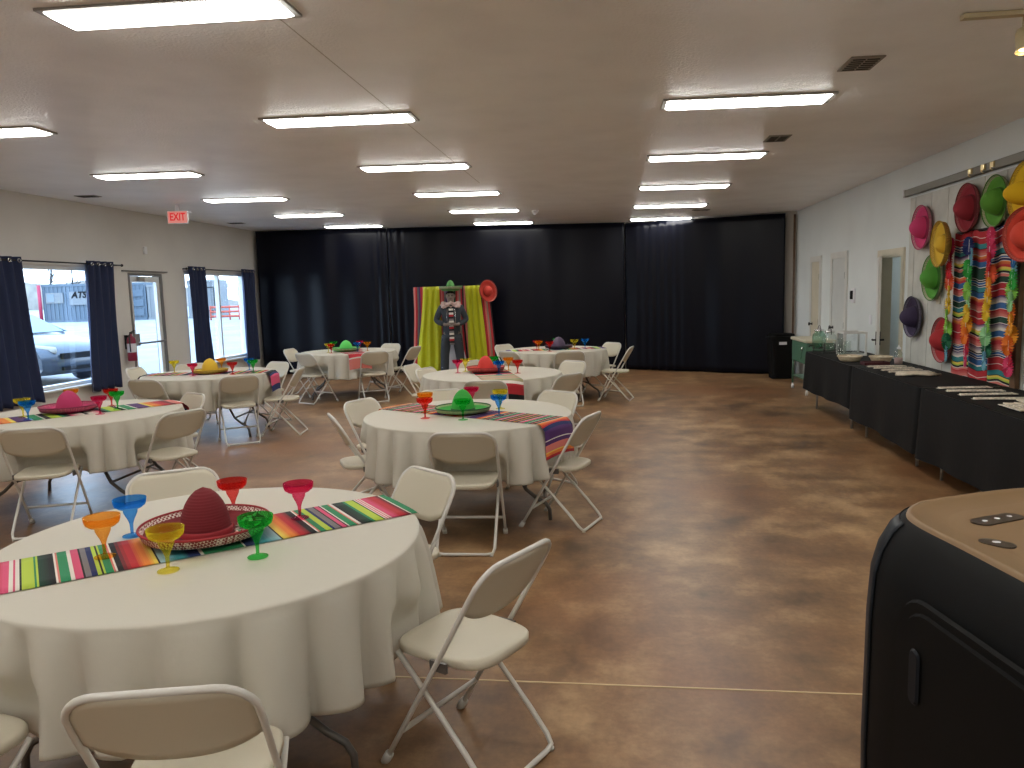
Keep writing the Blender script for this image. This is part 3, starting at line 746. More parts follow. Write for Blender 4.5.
sombrero('sombrero', 'dark red sombrero with zigzag trim on the nearest round table', (-1.56, 2.70, ZG-.003), (.17, .010, .016), (.70, .58, .52), rz=.35, sequins=True, edge=(.30, .012, .02), trimpat=(.22, .03, .03), R=.238, hc=.178, rc=.092)
sombrero('sombrero', 'large green sombrero centred on the middle round table', (-1.12, 5.70, ZG-.003), (.04, .36, .05), (.30, .42, .20), R=.212, rc=.088, hc=.165, edge=(.01, .08, .02), up=.035, trimpat=(.24, .36, .15))
sombrero('sombrero', 'coral red sombrero on the table before the backdrop figure', (-1.42, 8.66, ZG-.003), (.62, .05, .04), (.75, .16, .13), R=.22, rc=.095, hc=.175, up=.05)
sombrero('sombrero', 'grey purple sombrero on the farthest right round table', (-.80, 12.08, ZG-.003), (.10, .07, .12), (.10, .08, .12), R=.22, rc=.11, hc=.17, up=.04)
sombrero('sombrero', 'small light green sombrero on the farthest left round table', (-4.36, 12.28, ZG-.003), (.12, .58, .12), (.35, .65, .25), R=.23, rc=.11, hc=.17, up=.05)
sombrero('sombrero', 'yellow sombrero on the round table near the glass door', (-4.97, 8.98, ZG-.003), (.66, .43, .03), (.66, .44, .06), R=.215, rc=.10, hc=.17, up=.035)
sombrero('sombrero', 'pink sombrero on the round table at the left edge', (-4.56, 5.90, ZG-.003), (.48, .04, .14), (.62, .12, .22), R=.228, rc=.10, hc=.165, up=.045)

# ------------------------------------------------------------------ folding chairs
def chair_proto():
    r = thing('folding_chair', 'x', 'chair', group='white plastic folding chairs')
    def fy(z): # y of the main tube at height z
        return .225-.270*(z/.45) if z < .45 else -.045-.205*((z-.45)/.35)
    # main frame
    hw = .215; pts = []
    zs = [.012, .15, .30, .42, .50, .60, .69]
    for z in zs: pts.append((-hw, fy(z), z))
    for k in range(1, 7):
        a = pi-(pi/2)*k/6; pts.append((-hw+.085+.085*cos(a), 0, .715+.085*sin(a)))
    left = [(p[0], fy(p[2]), p[2]) for p in pts]
    right = [(-p[0], p[1], p[2]) for p in left[::-1]]
    MB().tube(left+right, .0100, 8).build('back_frame', M['chair_metal'], r)
    # rear leg U
    rx = .188; q = [(-rx, .165, .425), (-rx, .05, .315), (-rx, -.13, .135), (-rx, -.210, .045), (-rx+.012, -.236, .018), (-rx+.05, -.242, .0135)]
    q = q+[(-x, y, z) for x, y, z in q[::-1]]
    MB().tube(q, .0100, 8).build('rear_leg_frame', M['chair_metal'], r)
    MB().tube([(-hw, fy(.145), .145), (hw, fy(.145), .145)], .010, 8).build('stretcher', M['chair_metal'], r)
    for sx in (-1, 1):
        MB().tube([(sx*hw, fy(0)+.002, .0), (sx*hw, fy(.04), .04)], .0165, 10).build('foot_cap', M['cap'], r)
        MB().tube([(sx*(rx-.02), -.239, .0005), (sx*(rx-.02), -.239, .012)], .013, 10).build('foot_cap', M['cap'], r)
    # seat : dished rounded slab
    out = []
    W1, W2, y0, y1, rc = .200, .175, -.195, .205, .07
    def seat_pt(a, s):
        # superellipse with tapering width
        ca, sa = cos(a), sin(a); n = 4.2
        px = math.copysign(abs(ca)**(2/n), ca); py = math.copysign(abs(sa)**(2/n), sa)
        y = (y0+y1)/2+py*(y1-y0)/2*s; w = W2+(W1-W2)*((y-y0)/(y1-y0))
        return px*w*s, y
    m = MB(); rings = [(0, .442), (.3, .442), (.6, .445), (.85, .450), (.96, .452), (1.0, .446), (1.0, .425), (.97, .421), (.9, .430), (.5, .430), (0, .430)]
    def fn(u, v):
        s, z = rings[round(v*(len(rings)-1))]; x, y = seat_pt(u*2*pi, s)
        return (x, y, z-.012*((y-y0)/(y1-y0))**3*0+.006*(y-y0))
    m.grid(fn, 44, len(rings)-1, closed_u=True); m.build('seat', M['chair_white'], r)
    for sx in (-1, 1):
        MB().box((sx*.199, -.035, .425), (.012, .07, .035)).build('hinge_bracket', M['table_metal'], r)
    # backrest panel
    def top(x): # outline top inside the tube
        ax = abs(x); 
        return .797-.0 if ax < .125 else .797-(.085-sqrt(max(0, .085**2-(ax-.125)**2)))
    def bot(x): return .585+.05*(abs(x)/.2)**3
    def fn(u, v):
        x = -.205+.41*u; zt_, zb = top(x), bot(x); zt_ = max(zt_, zb+.03); z = zb+(zt_-zb)*v
        bow = .030*(1-(x/.205)**2)*(1-.75*v)
        return (x, fy(z)+.004-bow, z)
    def fn2(u, v):
        x, y, z = fn(u, v); return (x, y, z)
    MB().grid(fn2, 24, 8).build('backrest', M['chair_white'], r, thick=.014)
    return r
cp = chair_proto(); index_kids(cp)
H = hatname
# back-top position (bx,by) and facing angle in degrees
CH = [
 # table 1
 (-1.02, 1.50, 103, 'T1', 'foreground, back to the camera'),
 (-.30, 2.46, 152, 'T1', 'right side, fully in view'),
 (-.88, 3.62, 230, 'T1', 'far right edge, backrest front showing'),
 (-2.24, 3.60, -57, 'T1', 'far side, backrest above cloth'),
 (-1.955, 1.52, 77, 'T1', 'bottom left corner, only seat showing'),
 # table 2
 (-.93, 4.63, 92, 'T2', 'nearest the camera, back turned'),
 (-.125, 5.31, 160, 'T2', 'right side on open floor'),
 (-.43, 6.58, 234, 'T2', 'far right, backrest facing camera'),
 (-2.10, 6.15, -22, 'T2', 'far left, backrest facing camera'),
 (-2.03, 5.32, 29, 'T2', 'near left, seen edge on'),
 (-1.53, 6.76, -68, 'T2', 'far side, half hidden by hat'),
 # table 3
 (-1.23, 7.42, 95, 'T3', 'nearest the camera, back turned'),
 (-.40, 7.93, 142, 'T3', 'near right, back turned'),
 (-.43, 9.45, 228, 'T3', 'far right, backrest facing camera'),
 (-2.18, 8.80, -20, 'T3', 'left side, by the lime drape'),
 (-2.47, 9.25, -12, 'T3', 'far left, standing slightly apart'),
 (-1.76, 9.70, -70, 'T3', 'far side, before the figure'),
 # table 4
 (-.56, 10.92, 103, 'T4', 'nearest the camera, back turned'),
 (.33, 11.60, 168, 'T4', 'right side on open floor'),
 (.06, 12.60, 222, 'T4', 'far right, against black curtain'),
 (-1.77, 12.60, -36, 'T4', 'far left, mostly hidden'),
 (-1.49, 11.12, 48, 'T4', 'near left, partly hidden'),
 # table 5
 (-4.76, 11.42, 62, 'T5', 'near left, back turned'),
 (-5.45, 12.48, -6, 'T5', 'left side, nearest the windows'),
 (-3.62, 11.52, 118, 'T5', 'near right, runner behind it'),
 (-3.21, 12.45, 166, 'T5', 'right side, next to backdrop'),
 (-3.90, 13.40, -113, 'T5', 'far right, only top showing'),
 # table 6
 (-4.20, 8.22, 124, 'T6', 'nearest camera, legs fully in view'),
 (-3.78, 8.98, 188, 'T6', 'right side, seen side on'),
 (-4.50, 9.97, -115, 'T6', 'far right, only top showing'),
 (-5.74, 9.88, -52, 'T6', 'far side, under corner window'),
 (-6.30, 9.42, 4, 'T6', 'left side, by the glass door'),
 (-5.20, 7.92, 84, 'T6', 'near left, back turned'),
 # table 7
 (-4.07, 4.84, 110, 'T7', 'nearest the camera, back turned'),
 (-3.34, 5.60, 156, 'T7', 'right side, back turned'),
 (-3.87, 6.70, -124, 'T7', 'far right, backrest facing camera'),
]
for i, (bx, by, ang, tk, w) in enumerate(CH):
    o = cp if i == 0 else copy_tree(cp)
    a = radians(ang); o.location = (bx+.25*cos(a), by+.25*sin(a), 0); o.rotation_euler = (0, 0, a-pi/2)
    o['label'] = 'white folding chair, %s table, %s' % (H[tk], w)

def smooth01(t): t = max(0, min(1, t)); return t*t*(3-2*t)
def cloth(name, label, x, y, seed, seats):
    rnd = random.Random(seed); nf = rnd.choice([24, 26, 28]); ph = rnd.random()*6; ph2 = rnd.random()*6
    amps = [rnd.uniform(.45, 1.3) for _ in range(nf+1)]
    drop = .385
    rows = [(0, 0), (.25, 0), (.5, 0), (.7, 0), (.765, 0), (.782, -.0006), (.7865, -.003), (.7885, -.008), (.789, -.016)]
    ns = 22
    def fn(u, v):
        a = u*2*pi; kk = (u*nf) % nf; am = amps[int(kk)]*(1-(kk % 1))+amps[(int(kk)+1) % nf]*(kk % 1)
        q = round(v*(len(rows)-1+ns))
        if q < len(rows): r, z = rows[q][0], ZT+rows[q][1]
        else:
            s = (q-len(rows)+1)/ns
            w = 2*abs(cos(.5*(nf*a)+ph+.9*sin(2*a+ph2)))**.85-1; w = w+.2*cos(5*a+ph2)
            sh = s**.65
            r = .789+sh*(.020+.056*am*w)+.008*sin(3*a+ph2)*s
            z = ZT-.016-(drop-.016)*s*(1-.03*w)+.012*sin(2*a+ph)*s
        px, py = r*cos(a), r*sin(a)
        if q >= len(rows) and z < .62:
            for (cx, cy, ca) in seats:      # cloth is pushed in by the seats tucked under it
                dx, dy = x+px-cx, y+py-cy; fx, fy = cos(ca), sin(ca)
                ly = dx*fx+dy*fy; lx = -dx*fy+dy*fx
                if ly < .225 and ly > -.25:
                    wt = smooth01((.27-abs(lx))/.06)*smooth01((.62-z)/.14)
                    px += fx*(.225-ly)*wt; py += fy*(.225-ly)*wt
        return (px, py, z)
    o = MB().grid(fn, nf*14, len(rows)-1+ns, closed_u=True)
    ob = o.build('tablecloth', M['tablecloth'], loc=(x, y, 0), thick=.0015)
    tag(ob, label, 'tablecloth', 'white cloths on the round tables'); return ob
for i, (k, (x, y, a, desc)) in enumerate(tabs.items()):
    st_ = [(bx+.25*cos(radians(an)), by+.25*sin(radians(an)), radians(an)) for bx, by, an, tk, w in CH if tk == k]
    cloth('tablecloth', 'white draped cloth on the table with the '+hatname[k], x, y, 11+i, st_)

# ------------------------------------------------------------------ buffet tables with black cloths along the right wall
BX0, BX1, BZ = 2.66, 3.37, .75
def buffet(y0, y1, label, seed, zt=BZ):
    r = thing('buffet_table', label, 'table', group='folding banquet tables along the right wall')
    MB().box(((BX0+BX1)/2+.005, (y0+y1)/2, zt-.028), (BX1-BX0-.04, y1-y0-.04, .04), bev=.006).build('tabletop', M['table_top'], r)
    for ys in (y0+.25, y1-.25):
        d = 1 if ys < (y0+y1)/2 else -1
        for xs in (BX0+.10, BX1-.10):
            MB().tube([(xs, ys+.12*d, zt-.05), (xs, ys+.10*d, .36), (xs, ys+.02*d, .25), (xs, ys, .18), (xs, ys, 0)], .014, 8).build('leg', M['grey_metal'], r)
        MB().tube([(BX0+.10, ys+.1*d, .42), (BX1-.10, ys+.1*d, .42)], .011).build('crossbar', M['grey_metal'], r)
    return r
def boxcloth(y0, y1, label, seed, hem, zt=BZ, split=None):
    rnd = random.Random(seed); ph = rnd.random()*6
    # perimeter path with rounded corners: wall side is skipped
    x0, x1 = BX0, BX1; rr = .025; path = []
    def arc(cx, cy, a0, a1):
        for k in range(5):
            a = radians(a0+(a1-a0)*k/4); path.append((cx+rr*cos(a), cy+rr*sin(a)))
    def seg(p, q, n):
        for k in range(1, n): path.append((p[0]+(q[0]-p[0])*k/n, p[1]+(q[1]-p[1])*k/n))
    arc(x0+rr, y0+rr, 270, 180); seg((x0, y0+rr), (x0, y1-rr), int((y1-y0)*22)); arc(x0+rr, y1-rr, 180, 90)
    seg((x0+rr, y1), (x1-rr, y1), 14); arc(x1-rr, y1-rr, 90, 0); seg((x1, y1-rr), (x1, y0+rr), 20); arc(x1-rr, y0+rr, 0, -90); seg((x1-rr, y0), (x0+rr, y0), 14)
    n = len(path); cx, cy = (x0+x1)/2, (y0+y1)/2; vs = []; fs = []
    nv = 12; d = zt-hem
    for i, (x, y) in enumerate(path):
        nx, ny = (-1 if x < x0+.001 else (1 if x > x1-.001 else 0)), (-1 if y < y0+.001 else (1 if y > y1-.001 else 0))
        wav = .5+.5*cos(y*7.3+ph)*cos(y*2.1+ph*2) if nx else .4
        for j in range(nv+1):
            t = j/nv; o = .0 if nx > 0 else (.003+.040*t*wav) if nx else .010*t
            z = zt-.002-d*t+(.015*cos(y*2.2+ph)*t if nx else 0)
            if j == 0: o = 0
            vs.append((x+nx*o, y+ny*o*(.5), z))
    for i in range(n):
        for j in range(nv):
            a = i*(nv+1)+j; b = ((i+1) % n)*(nv+1)+j; fs.append((a, a+1, b+1, b))
    m = MB(); m.add(vs, fs)
    m.add([(x, y, zt) for x, y in path], [tuple(range(n-1, -1, -1))], False)
    tvs = [(x, y, zt) for x, y in path]
    for i in range(n): pass
    o = m.build('black_tablecloth', M['blackcloth']); tag(o, label, 'tablecloth', 'black cloths on the buffet tables')
    return o
segs = [(8.86, 10.86, 'farthest folding buffet table under black cloth, holding the drink jars', .26), (6.96, 8.84, 'middle folding buffet table under black cloth, holding the first napkin rolls', .17), (4.86, 6.94, 'nearest folding buffet table under black cloth, holding the napkin pile', .15)]
for i, (a, b_, lab, hem) in enumerate(segs):
    buffet(a, b_, lab, i)
    boxcloth(a, b_, ['long black cloth on the farthest buffet table, near the green cooler', 'long black cloth on the middle buffet table, below the purple sombrero', 'long black cloth on the nearest buffet table, below the striped blankets'][i], 20+i, hem, zt=BZ+.004)
ZB = BZ+.006
def jar(x, y, label, mt, s=1.0):
    r = thing('drink_dispenser', label, 'drink dispenser', (x, y, ZB), group='glass drink dispensers on the buffet')
    MB().lathe([(.001, .06), (.07, .06), (.085, .075), (.088, .20), (.08, .24), (.055, .265), (.055, .285)], 28).build('jar', mt, r)
    MB().lathe([(.06, .285), (.062, .29), (.06, .305), (.02, .31), (.015, .33), (.001, .332)], 24).build('lid', M['chrome'], r)
    st = MB()
    for zz in (.055, .02): st.tube([(.09*cos(a), .09*sin(a), zz) for a in [2*pi*q/24 for q in range(24)]], .004, 6, closed=True)
    for a in (.5, 2.1, 3.7, 5.3): st.tube([(.10*cos(a), .10*sin(a), .003), (.09*cos(a), .09*sin(a), .055), (.092*cos(a), .092*sin(a), .13)], .004, 6)
    st.build('wire_stand', M['black_metal'], r)
    MB().tube([(-.085, 0, .09), (-.12, 0, .09), (-.13, 0, .07)], .009).build('tap', M['black_metal'], r)
    MB().tube([(0, -.07*cos(a)*1.25, .26+.0+.10*sin(a)) for a in [pi*q/10 for q in range(11)]], .004, 6).build('handle', M['black_metal'], r)
jar(2.79, 10.68, 'glass drink dispenser with wire handle nearest the green cooler', M['jargreen'])
jar(2.83, 10.34, 'clear glass drink dispenser, second from the green cooler', M['jar'])
# acrylic display case with pale frame
r = thing('display_case', 'clear acrylic case with pale wooden frame behind the drink dispensers', 'display case', (3.06, 10.20, ZB))
fr = MB(); wx, wy, hz = .26, .30, .30
for sx in (-1, 1):
    for sy in (-1, 1): fr.box((sx*wx/2, sy*wy/2, hz/2), (.022, .022, hz))
for sy in (-1, 1): fr.box((0, sy*wy/2, hz-.011), (wx-.022, .022, .022)); fr.box((0, sy*wy/2, .011), (wx-.022, .022, .022))
for sx in (-1, 1): fr.box((sx*wx/2, 0, hz-.011), (.022, wy-.022, .022)); fr.box((sx*wx/2, 0, .011), (.022, wy-.022, .022))
fr.build('case_frame', M['white_trim'], r)
pn = MB(); pn.box((-wx/2, 0, hz/2), (.004, wy-.03, hz-.04)); pn.box((0, -wy/2, hz/2), (wx-.03, .004, hz-.04)); pn.build('panes', M['acrylic'], r)
# plastic-wrapped stack of clear cups
r = thing('cup_stack', 'tall stack of clear plastic cups beside the pale framed case', 'cups', (2.84, 9.90, ZB))
for k, (dx, dy, hh) in enumerate([(0, 0, .24), (.09, .02, .21), (0, -.10, .17)]):
    prof = []
    for q in range(int(hh/.02)): prof += [(.034, q*.02), (.040, q*.02+.016)]
    MB().lathe(prof, 16, (dx, dy, 0.001)).build('cups', M['jar'], r)
def basket(x, y, rx, ry, h, label):
    r = thing('serving_basket', label, 'basket', (x, y, ZB), group='cream serving baskets')
    m = MB(); prof = [(.02, .0), (.75, .0), (.85, .01), (1.0, h), (.97, h+.004), (.93, h-.004), (.80, .014), (.02, .012)]
    m.grid(lambda u, v: (rx*prof[round(v*7)][0]*cos(2*pi*u), ry*prof[round(v*7)][0]*sin(2*pi*u), prof[round(v*7)][1]), 32, 7, closed_u=True)
    m.build('basket_body', M['basket'], r)
    MB().tube([(rx*cos(a), ry*sin(a), h) for a in [2*pi*q/28 for q in range(28)]], .008, 6, closed=True).build('basket_rim', M['basket'], r)
    s = MB(); rnd = random.Random(3)
    for q in range(12):
        a = rnd.random()*6; d = rnd.random()*.55; s.box((rx*d*cos(a), ry*d*sin(a), .03+rnd.random()*.02), (.09, .03, .02), rz=rnd.random()*3, bev=.004)
    s.build('chips', M['paper'], r)['kind'] = 'stuff'
basket(2.81, 9.42, .13, .17, .055, 'cream oval basket near the drink dispensers on the black buffet cloth')
basket(3.12, 9.30, .12, .15, .055, 'cream oval basket beside the clear bottle near the wall')
r = thing('squeeze_bottle', 'clear bottle with pink liquid standing beside the cream basket', 'bottle', (3.20, 8.98, ZB))
MB().lathe([(.001, 0), (.042, 0), (.044, .07)], 20).build('liquid', M['pinkwhite'], r)
MB().lathe([(.044, .07), (.044, .12), (.02, .155), (.018, .17)], 20).build('bottle_body', M['jar'], r)
MB().lathe([(.022, .165), (.022, .185), (.006, .19), (.005, .21), (.001, .21)], 16).build('cap', M['label'], r)
t = thing('cutlery_tray', 'low dark maroon tray on the buffet between the two baskets', 'tray', (2.93, 8.92, ZB))
tr = MB(); tr.box((0, 0, .006), (.26, .16, .010)); 
for sx in (-1, 1): tr.box((sx*.128, 0, .022), (.008, .16, .03))
for sy in (-1, 1): tr.box((0, sy*.078, .022), (.25, .008, .03))
tr.build('tray_body', M['maroon'], t)
MB().box((.0, 0, .02), (.2, .1, .016), bev=.004).build('tray_contents', M['maroon'], t)
# rolled patterned napkins lying across the cloth
def roll(x, y, L, lab, rz=0, rad=.018, mt='napkin'):
    m = MB(); n = 20
    rnd = random.Random(int(x*1000+y*77))
    pts = [(-L/2+L*k/n, .006*sin(k*.9+y), rad) for k in range(n+1)]
    rs = [rad*(.85+.18*math.sin(k*1.7+rnd.random())) for k in range(n+1)]
    for j in range(3):
        m.box((0, -.02+.02*j, .005+.002*j), (L*(1-.03*j), .026, .008), rz=rnd.uniform(-.03, .03), bev=.003)
    m.box((0, 0, .002), (L, .055, .003), rz=.01)
    o = m.build('napkin_roll', M[mt], loc=(x, y, ZB), rot=(0, 0, rz)); tag(o, lab, 'napkin', 'patterned napkin rolls on the buffet')
names = ['farthest of the four patterned napkin rolls beside the maroon tray', 'second patterned napkin roll past the maroon tray', 'third patterned napkin roll past the maroon tray', 'patterned napkin roll at the near end of the far group']
for k, y in enumerate([8.70, 8.52, 8.33, 8.14]): roll(2.98+.01*k, y, .40, names[k], rz=.05*(-1)**k)
# loose lace-like bundle
m = MB(); rnd = random.Random(11)
for k in range(9):
    y = rnd.uniform(-.10, .10); m.tube([(-.18+rnd.uniform(-.02, .04), y, .012), (-.05, y+rnd.uniform(-.03, .03), .02), (.08, y+rnd.uniform(-.05, .05), .016), (.19+rnd.uniform(-.03, .03), y+rnd.uniform(-.05, .05), .012)], .010, 6)
tag(m.build('napkin_bundle', M['paper'], loc=(2.96, 7.86, ZB)), 'loose bundle of cream napkins on the middle buffet table', 'napkins')
names = ['farthest of the four napkin rolls below the striped blankets', 'second napkin roll below the striped blankets', 'third napkin roll below the striped blankets, purple tinted', 'nearest napkin roll, just before the napkin pile']
for k, y in enumerate([6.86, 6.66, 6.45, 6.20]): roll(2.98, y, .44, names[k], rz=.06*(-1)**k)
t = thing('napkin_pile', 'spread pile of cream patterned napkins at the near end of the buffet', 'napkins', (3.0, 5.62, ZB))
for k in range(7):
    m = MB(); m.box((random.uniform(-.04, .04), random.uniform(-.12, .12), .005+.007*k), (.42-.02*k, .30, .007), rz=random.uniform(-.3, .3), bev=.002); m.build('napkin', M['napkin'] if k % 2 else M['paper'], t)
m = MB(); m.box((2.90, 5.22, .006), (.34, .16, .010), rz=.2, bev=.003); tag(m.build('folded_napkin', M['paper'], loc=(0, 0, ZB)), 'single pale folded napkin at the near edge of the buffet', 'napkin')

# ------------------------------------------------------------------ green cooler cart, bin
r = thing('cooler_cart', 'green metal cooler cart on casters at the far end of the buffet', 'cooler', (3.12, 12.32, 0))
MB().box((0, 0, .625), (.40, .92, .33), bev=.015).build('cooler_body', M['green_metal'], r)
MB().box((0, 0, .815), (.44, .97, .045), bev=.012).build('lid', M['cream'], r)
for sx in (-1, 1):
    for sy in (-1, 1):
        leg = MB(); leg.tube([(sx*.18, sy*.44, .50), (sx*.185, sy*.45, .09)], .017, 8); lg = leg.build('leg', M['green_metal'], r)
        cs = MB(); cs.tube([(sx*.185-.014, sy*.45, .036), (sx*.185+.014, sy*.45, .036)], .036, 16); cs.box((sx*.185, sy*.45, .075), (.02, .03, .03)); cs.build('caster', M['label'], r)
MB().box((0, 0, .22), (.36, .86, .02), bev=.004).build('shelf', M['green_metal'], r)
e_ = MB(); e_.prism(rrect(.34, .20, .05), 0, .006, M4=Matrix.Translation((-.203, 0, .62)) @ Matrix.Rotation(-pi/2, 4, 'Y') @ Matrix.Rotation(pi/2, 4, 'Z')); e_.build('embossed_panel', M['green_metal'], r)
MB().tube([(-.205, -.30, .72), (-.225, -.30, .715), (-.225, -.30, .66)], .008).build('bottle_opener', M['chrome'], r)
r = thing('trash_bin', 'tall black plastic bin with white label in the back right corner', 'bin', (3.06, 14.22, 0))
m = MB(); P0 = rrect(.36, .40, .07, 4); P1 = rrect(.44, .48, .08, 4); n = len(P0)
m.add([(x, y, .002) for x, y in P0]+[(x, y, .72) for x, y in P1], [tuple(range(n-1, -1, -1))]+[(k, (k+1) % n, n+(k+1) % n, n+k) for k in range(n)], False)
m.build('bin_body', M['blackpl'], r)
m = MB(); m.prism(rrect(.48, .52, .09), .715, .76); m.prism(rrect(.40, .44, .09), .755, .80); m.build('bin_lid', M['blackpl'], r)
MB().box((-.02, -.238, .64), (.13, .006, .05)).build('bin_label', M['label'], r)

# ------------------------------------------------------------------ sombreros on the plank wall
def whx(y, z, col, trimcol, R, lab, tilt=0, turn=0, hc=.15, rc=.115, up=.05, d=.0, edge=None, x=None):
    y *= .985; z = 1.67+(z-1.67)*.985
    # crown points into the room (-x)
    e = (Matrix.Rotation(radians(turn), 3, 'Z') @ Matrix.Rotation(radians(tilt), 3, 'X') @ Matrix.Rotation(-pi/2, 3, 'Y')).to_euler()
    sombrero('wall_sombrero', lab, (x if x else XR-.028-d, y, z), col, trimcol, R=R, rc=rc, hc=hc, up=up, rot=e, group='sombreros hung on the plank wall', edge=edge)
whx(9.00, 2.25, (.62, .05, .17), (.75, .30, .38), .235, 'pink sombrero at the top left of the plank wall')
whx(8.20, 2.03, (.72, .46, .04), (.68, .46, .08), .222, 'golden yellow straw sombrero, tilted, below and left of the maroon one', turn=-4, tilt=22, hc=.10, rc=.09, d=.10, up=.07)
whx(7.92, 2.35, (.30, .02, .035), (.50, .12, .13), .225, 'maroon sombrero on the plank wall, top row left of the green one')
whx(7.38, 2.35, (.10, .30, .03), (.48, .52, .30), .225, 'leaf green sombrero on the plank wall, top row right of the maroon one')
whx(6.84, 2.36, (.80, .50, .01), (.72, .50, .04), .25, 'large bright yellow sombrero in the top row at the right edge', hc=.20, rc=.10, d=.02)
whx(6.72, 2.02, (.72, .07, .04), (.62, .12, .09), .215, 'large orange red sombrero overlapping the striped blankets', turn=16, tilt=10, hc=.14, d=.07)
whx(8.66, 1.70, (.09, .34, .04), (.45, .52, .30), .235, 'green sombrero left of the striped blankets, under the golden one')
whx(9.17, 1.27, (.045, .03, .075), (.22, .20, .28), .225, 'dark purple sombrero beside the open doorway', hc=.16)
whx(8.36, 1.06, (.42, .025, .03), (.55, .20, .20), .228, 'red sombrero low on the plank wall just above the buffet')
whx(6.42, 1.12, (.06, .42, .03), (.35, .55, .15), .17, 'small green sombrero low at the right edge past the blankets')
tag(MB().box((XR-.028, 8.48, 1.48), (.010, .07, .11), bev=.003).build('wall_outlet', M['cream']), 'small cream outlet plate on the planks under the green sombrero', 'outlet')
# striped blankets hanging side by side
def blanket(ya, yb, seed, label, start):
    r = random.Random(seed); seq = []
    blocks = [[(.05, DG), (.006, WH)], [(.05, BL), (.008, WH)], grad(RD, SL, .06, 3)+[(.006, WH)], [(.02, YL), (.014, LM), (.02, BK), (.006, WH), (.02, SL)], grad(PU, WH, .06, 4), [(.055, RD), (.006, WH), (.05, RD)], [(.01, BK), (.008, WH), (.016, BL), (.008, WH), (.014, NV), (.006, WH)], [(.04, TL), (.006, BK)], grad(OR, RD, .05, 3)]
    for _ in range(3):
        r.shuffle(blocks); seq += [q for b in blocks for q in b]
    n = 220; ya *= .985; yb *= .985; ztop, zb = 2.11, .74; cols = stripe_cols(seq, ztop-zb, n, start)
    w = yb-ya
    def fn(u, v):
        yy = ya+w*v; z = ztop+(zb-ztop)*u+.012*sin(v*pi*2+seed)*1.0
        return (XR-.045-.012*sin(v*pi)-.006*cos(v*12+u*3), yy, z)
    root = thing('striped_blanket', label, 'blanket', group='serape blankets on the plank wall')
    MB().grid(fn, n, 14, cols=lambda i, j: cols[i]).build('blanket_cloth', M['stripes'], root, thick=.004)
    MB().tube([(XR-.035, ya, ztop+.01), (XR-.035, yb, ztop+.01)], .012).build('hanging_bar', M['black_metal'], root)
blanket(7.84, 8.20, 1, 'serape blanket hanging on the planks, left of the three', 0)
blanket(7.46, 7.83, 2, 'serape blanket hanging on the planks, middle of the three', .2)
blanket(7.02, 7.45, 5, 'serape blanket hanging on the planks, right of the three', .4)
wp = MB(); wp.box((XR-.046, 6.86, 1.4), (.04, .09, 1.3), bev=.004); tag(wp.build('wooden_post', M['wood']), 'brown wooden strip at the right side of the striped blankets', 'wood strip')
# garlands of paper fans
FC = dict(pink=(.75, .05, .16), red=(.70, .02, .04), lb=(.20, .50, .65), blue=(.03, .20, .50), green=(.03, .42, .06), lime=(.30, .65, .10), lg=(.35, .70, .35), yellow=(.85, .58, .03), amber=(.88, .38, .02), orange=(.85, .22, .02), dg=(.01, .16, .07), navy=(.02, .04, .18), coral=(.85, .14, .05))
fm = {k: mat('paper_'+k, tuple(q*.85 for q in c), .75) for k, c in FC.items()}
def fan_mesh(k):
    m = MB(); n = 40; vs = [(0, 0, 0)]
    for q in range(n): a = 2*pi*q/n; vs.append((.085*cos(a), .085*sin(a), .010 if q % 2 else -.010))
    m.add(vs, [(0, 1+q, 1+(q+1) % n) for q in range(n)], False)
    m.lathe([(.001, .012), (.012, .012), (.012, -.012), (.001, -.012)], 10)
    return m.mesh('paper_fan', fm[k])
fmesh = {k: fan_mesh(k) for k in FC}
def garland(y, ztop, colors, lab, seed):
    y *= .975
    rnd = random.Random(seed)
    r = thing('fan_garland', lab, 'garland', (XR-.115, y, 0), group='garlands of paper fans over the blankets')
    zb = .86; n = len(colors)
    MB().tube([(0, 0, ztop+.05), (0, 0, zb)], .002, 5).build('cord', M['label'], r)
    for q, c in enumerate(colors):
        z = ztop-(ztop-zb)*(q+.2)/n
        o = bpy.data.objects.new('paper_fan', fmesh[c]); COL.objects.link(o); o.parent = r
        o.location = (.0+.012*(q % 2), rnd.uniform(-.022, .022), z); yaw = rnd.uniform(-.32, .18)
        o.rotation_euler = (Matrix.Rotation(yaw, 3, 'Z') @ Matrix.Rotation(pi/2, 3, 'Y')).to_euler()
        o['label'] = c.replace('lb', 'light blue').replace('lg', 'light green').replace('dg', 'dark green')+' paper fan'
garland(8.25, 2.02, ['pink', 'red', 'red', 'coral', 'yellow', 'yellow', 'lime', 'lime', 'dg', 'lb'], 'paper fan garland down the left edge of the striped blankets', 1)
garland(7.83, 2.00, ['navy', 'lb', 'green', 'green', 'lime', 'lg', 'yellow', 'amber', 'orange', 'red', 'pink'], 'paper fan garland between the left and middle blankets', 2)
garland(7.43, 2.06, ['pink', 'pink', 'red', 'coral', 'amber', 'yellow', 'yellow', 'lime', 'lg', 'dg', 'lb'], 'paper fan garland between the middle and right blankets', 3)
garland(7.02, 1.86, ['blue', 'lb', 'green', 'lime', 'lg', 'orange', 'amber', 'amber', 'orange', 'red', 'pink'], 'paper fan garland down the right edge of the striped blankets', 4)

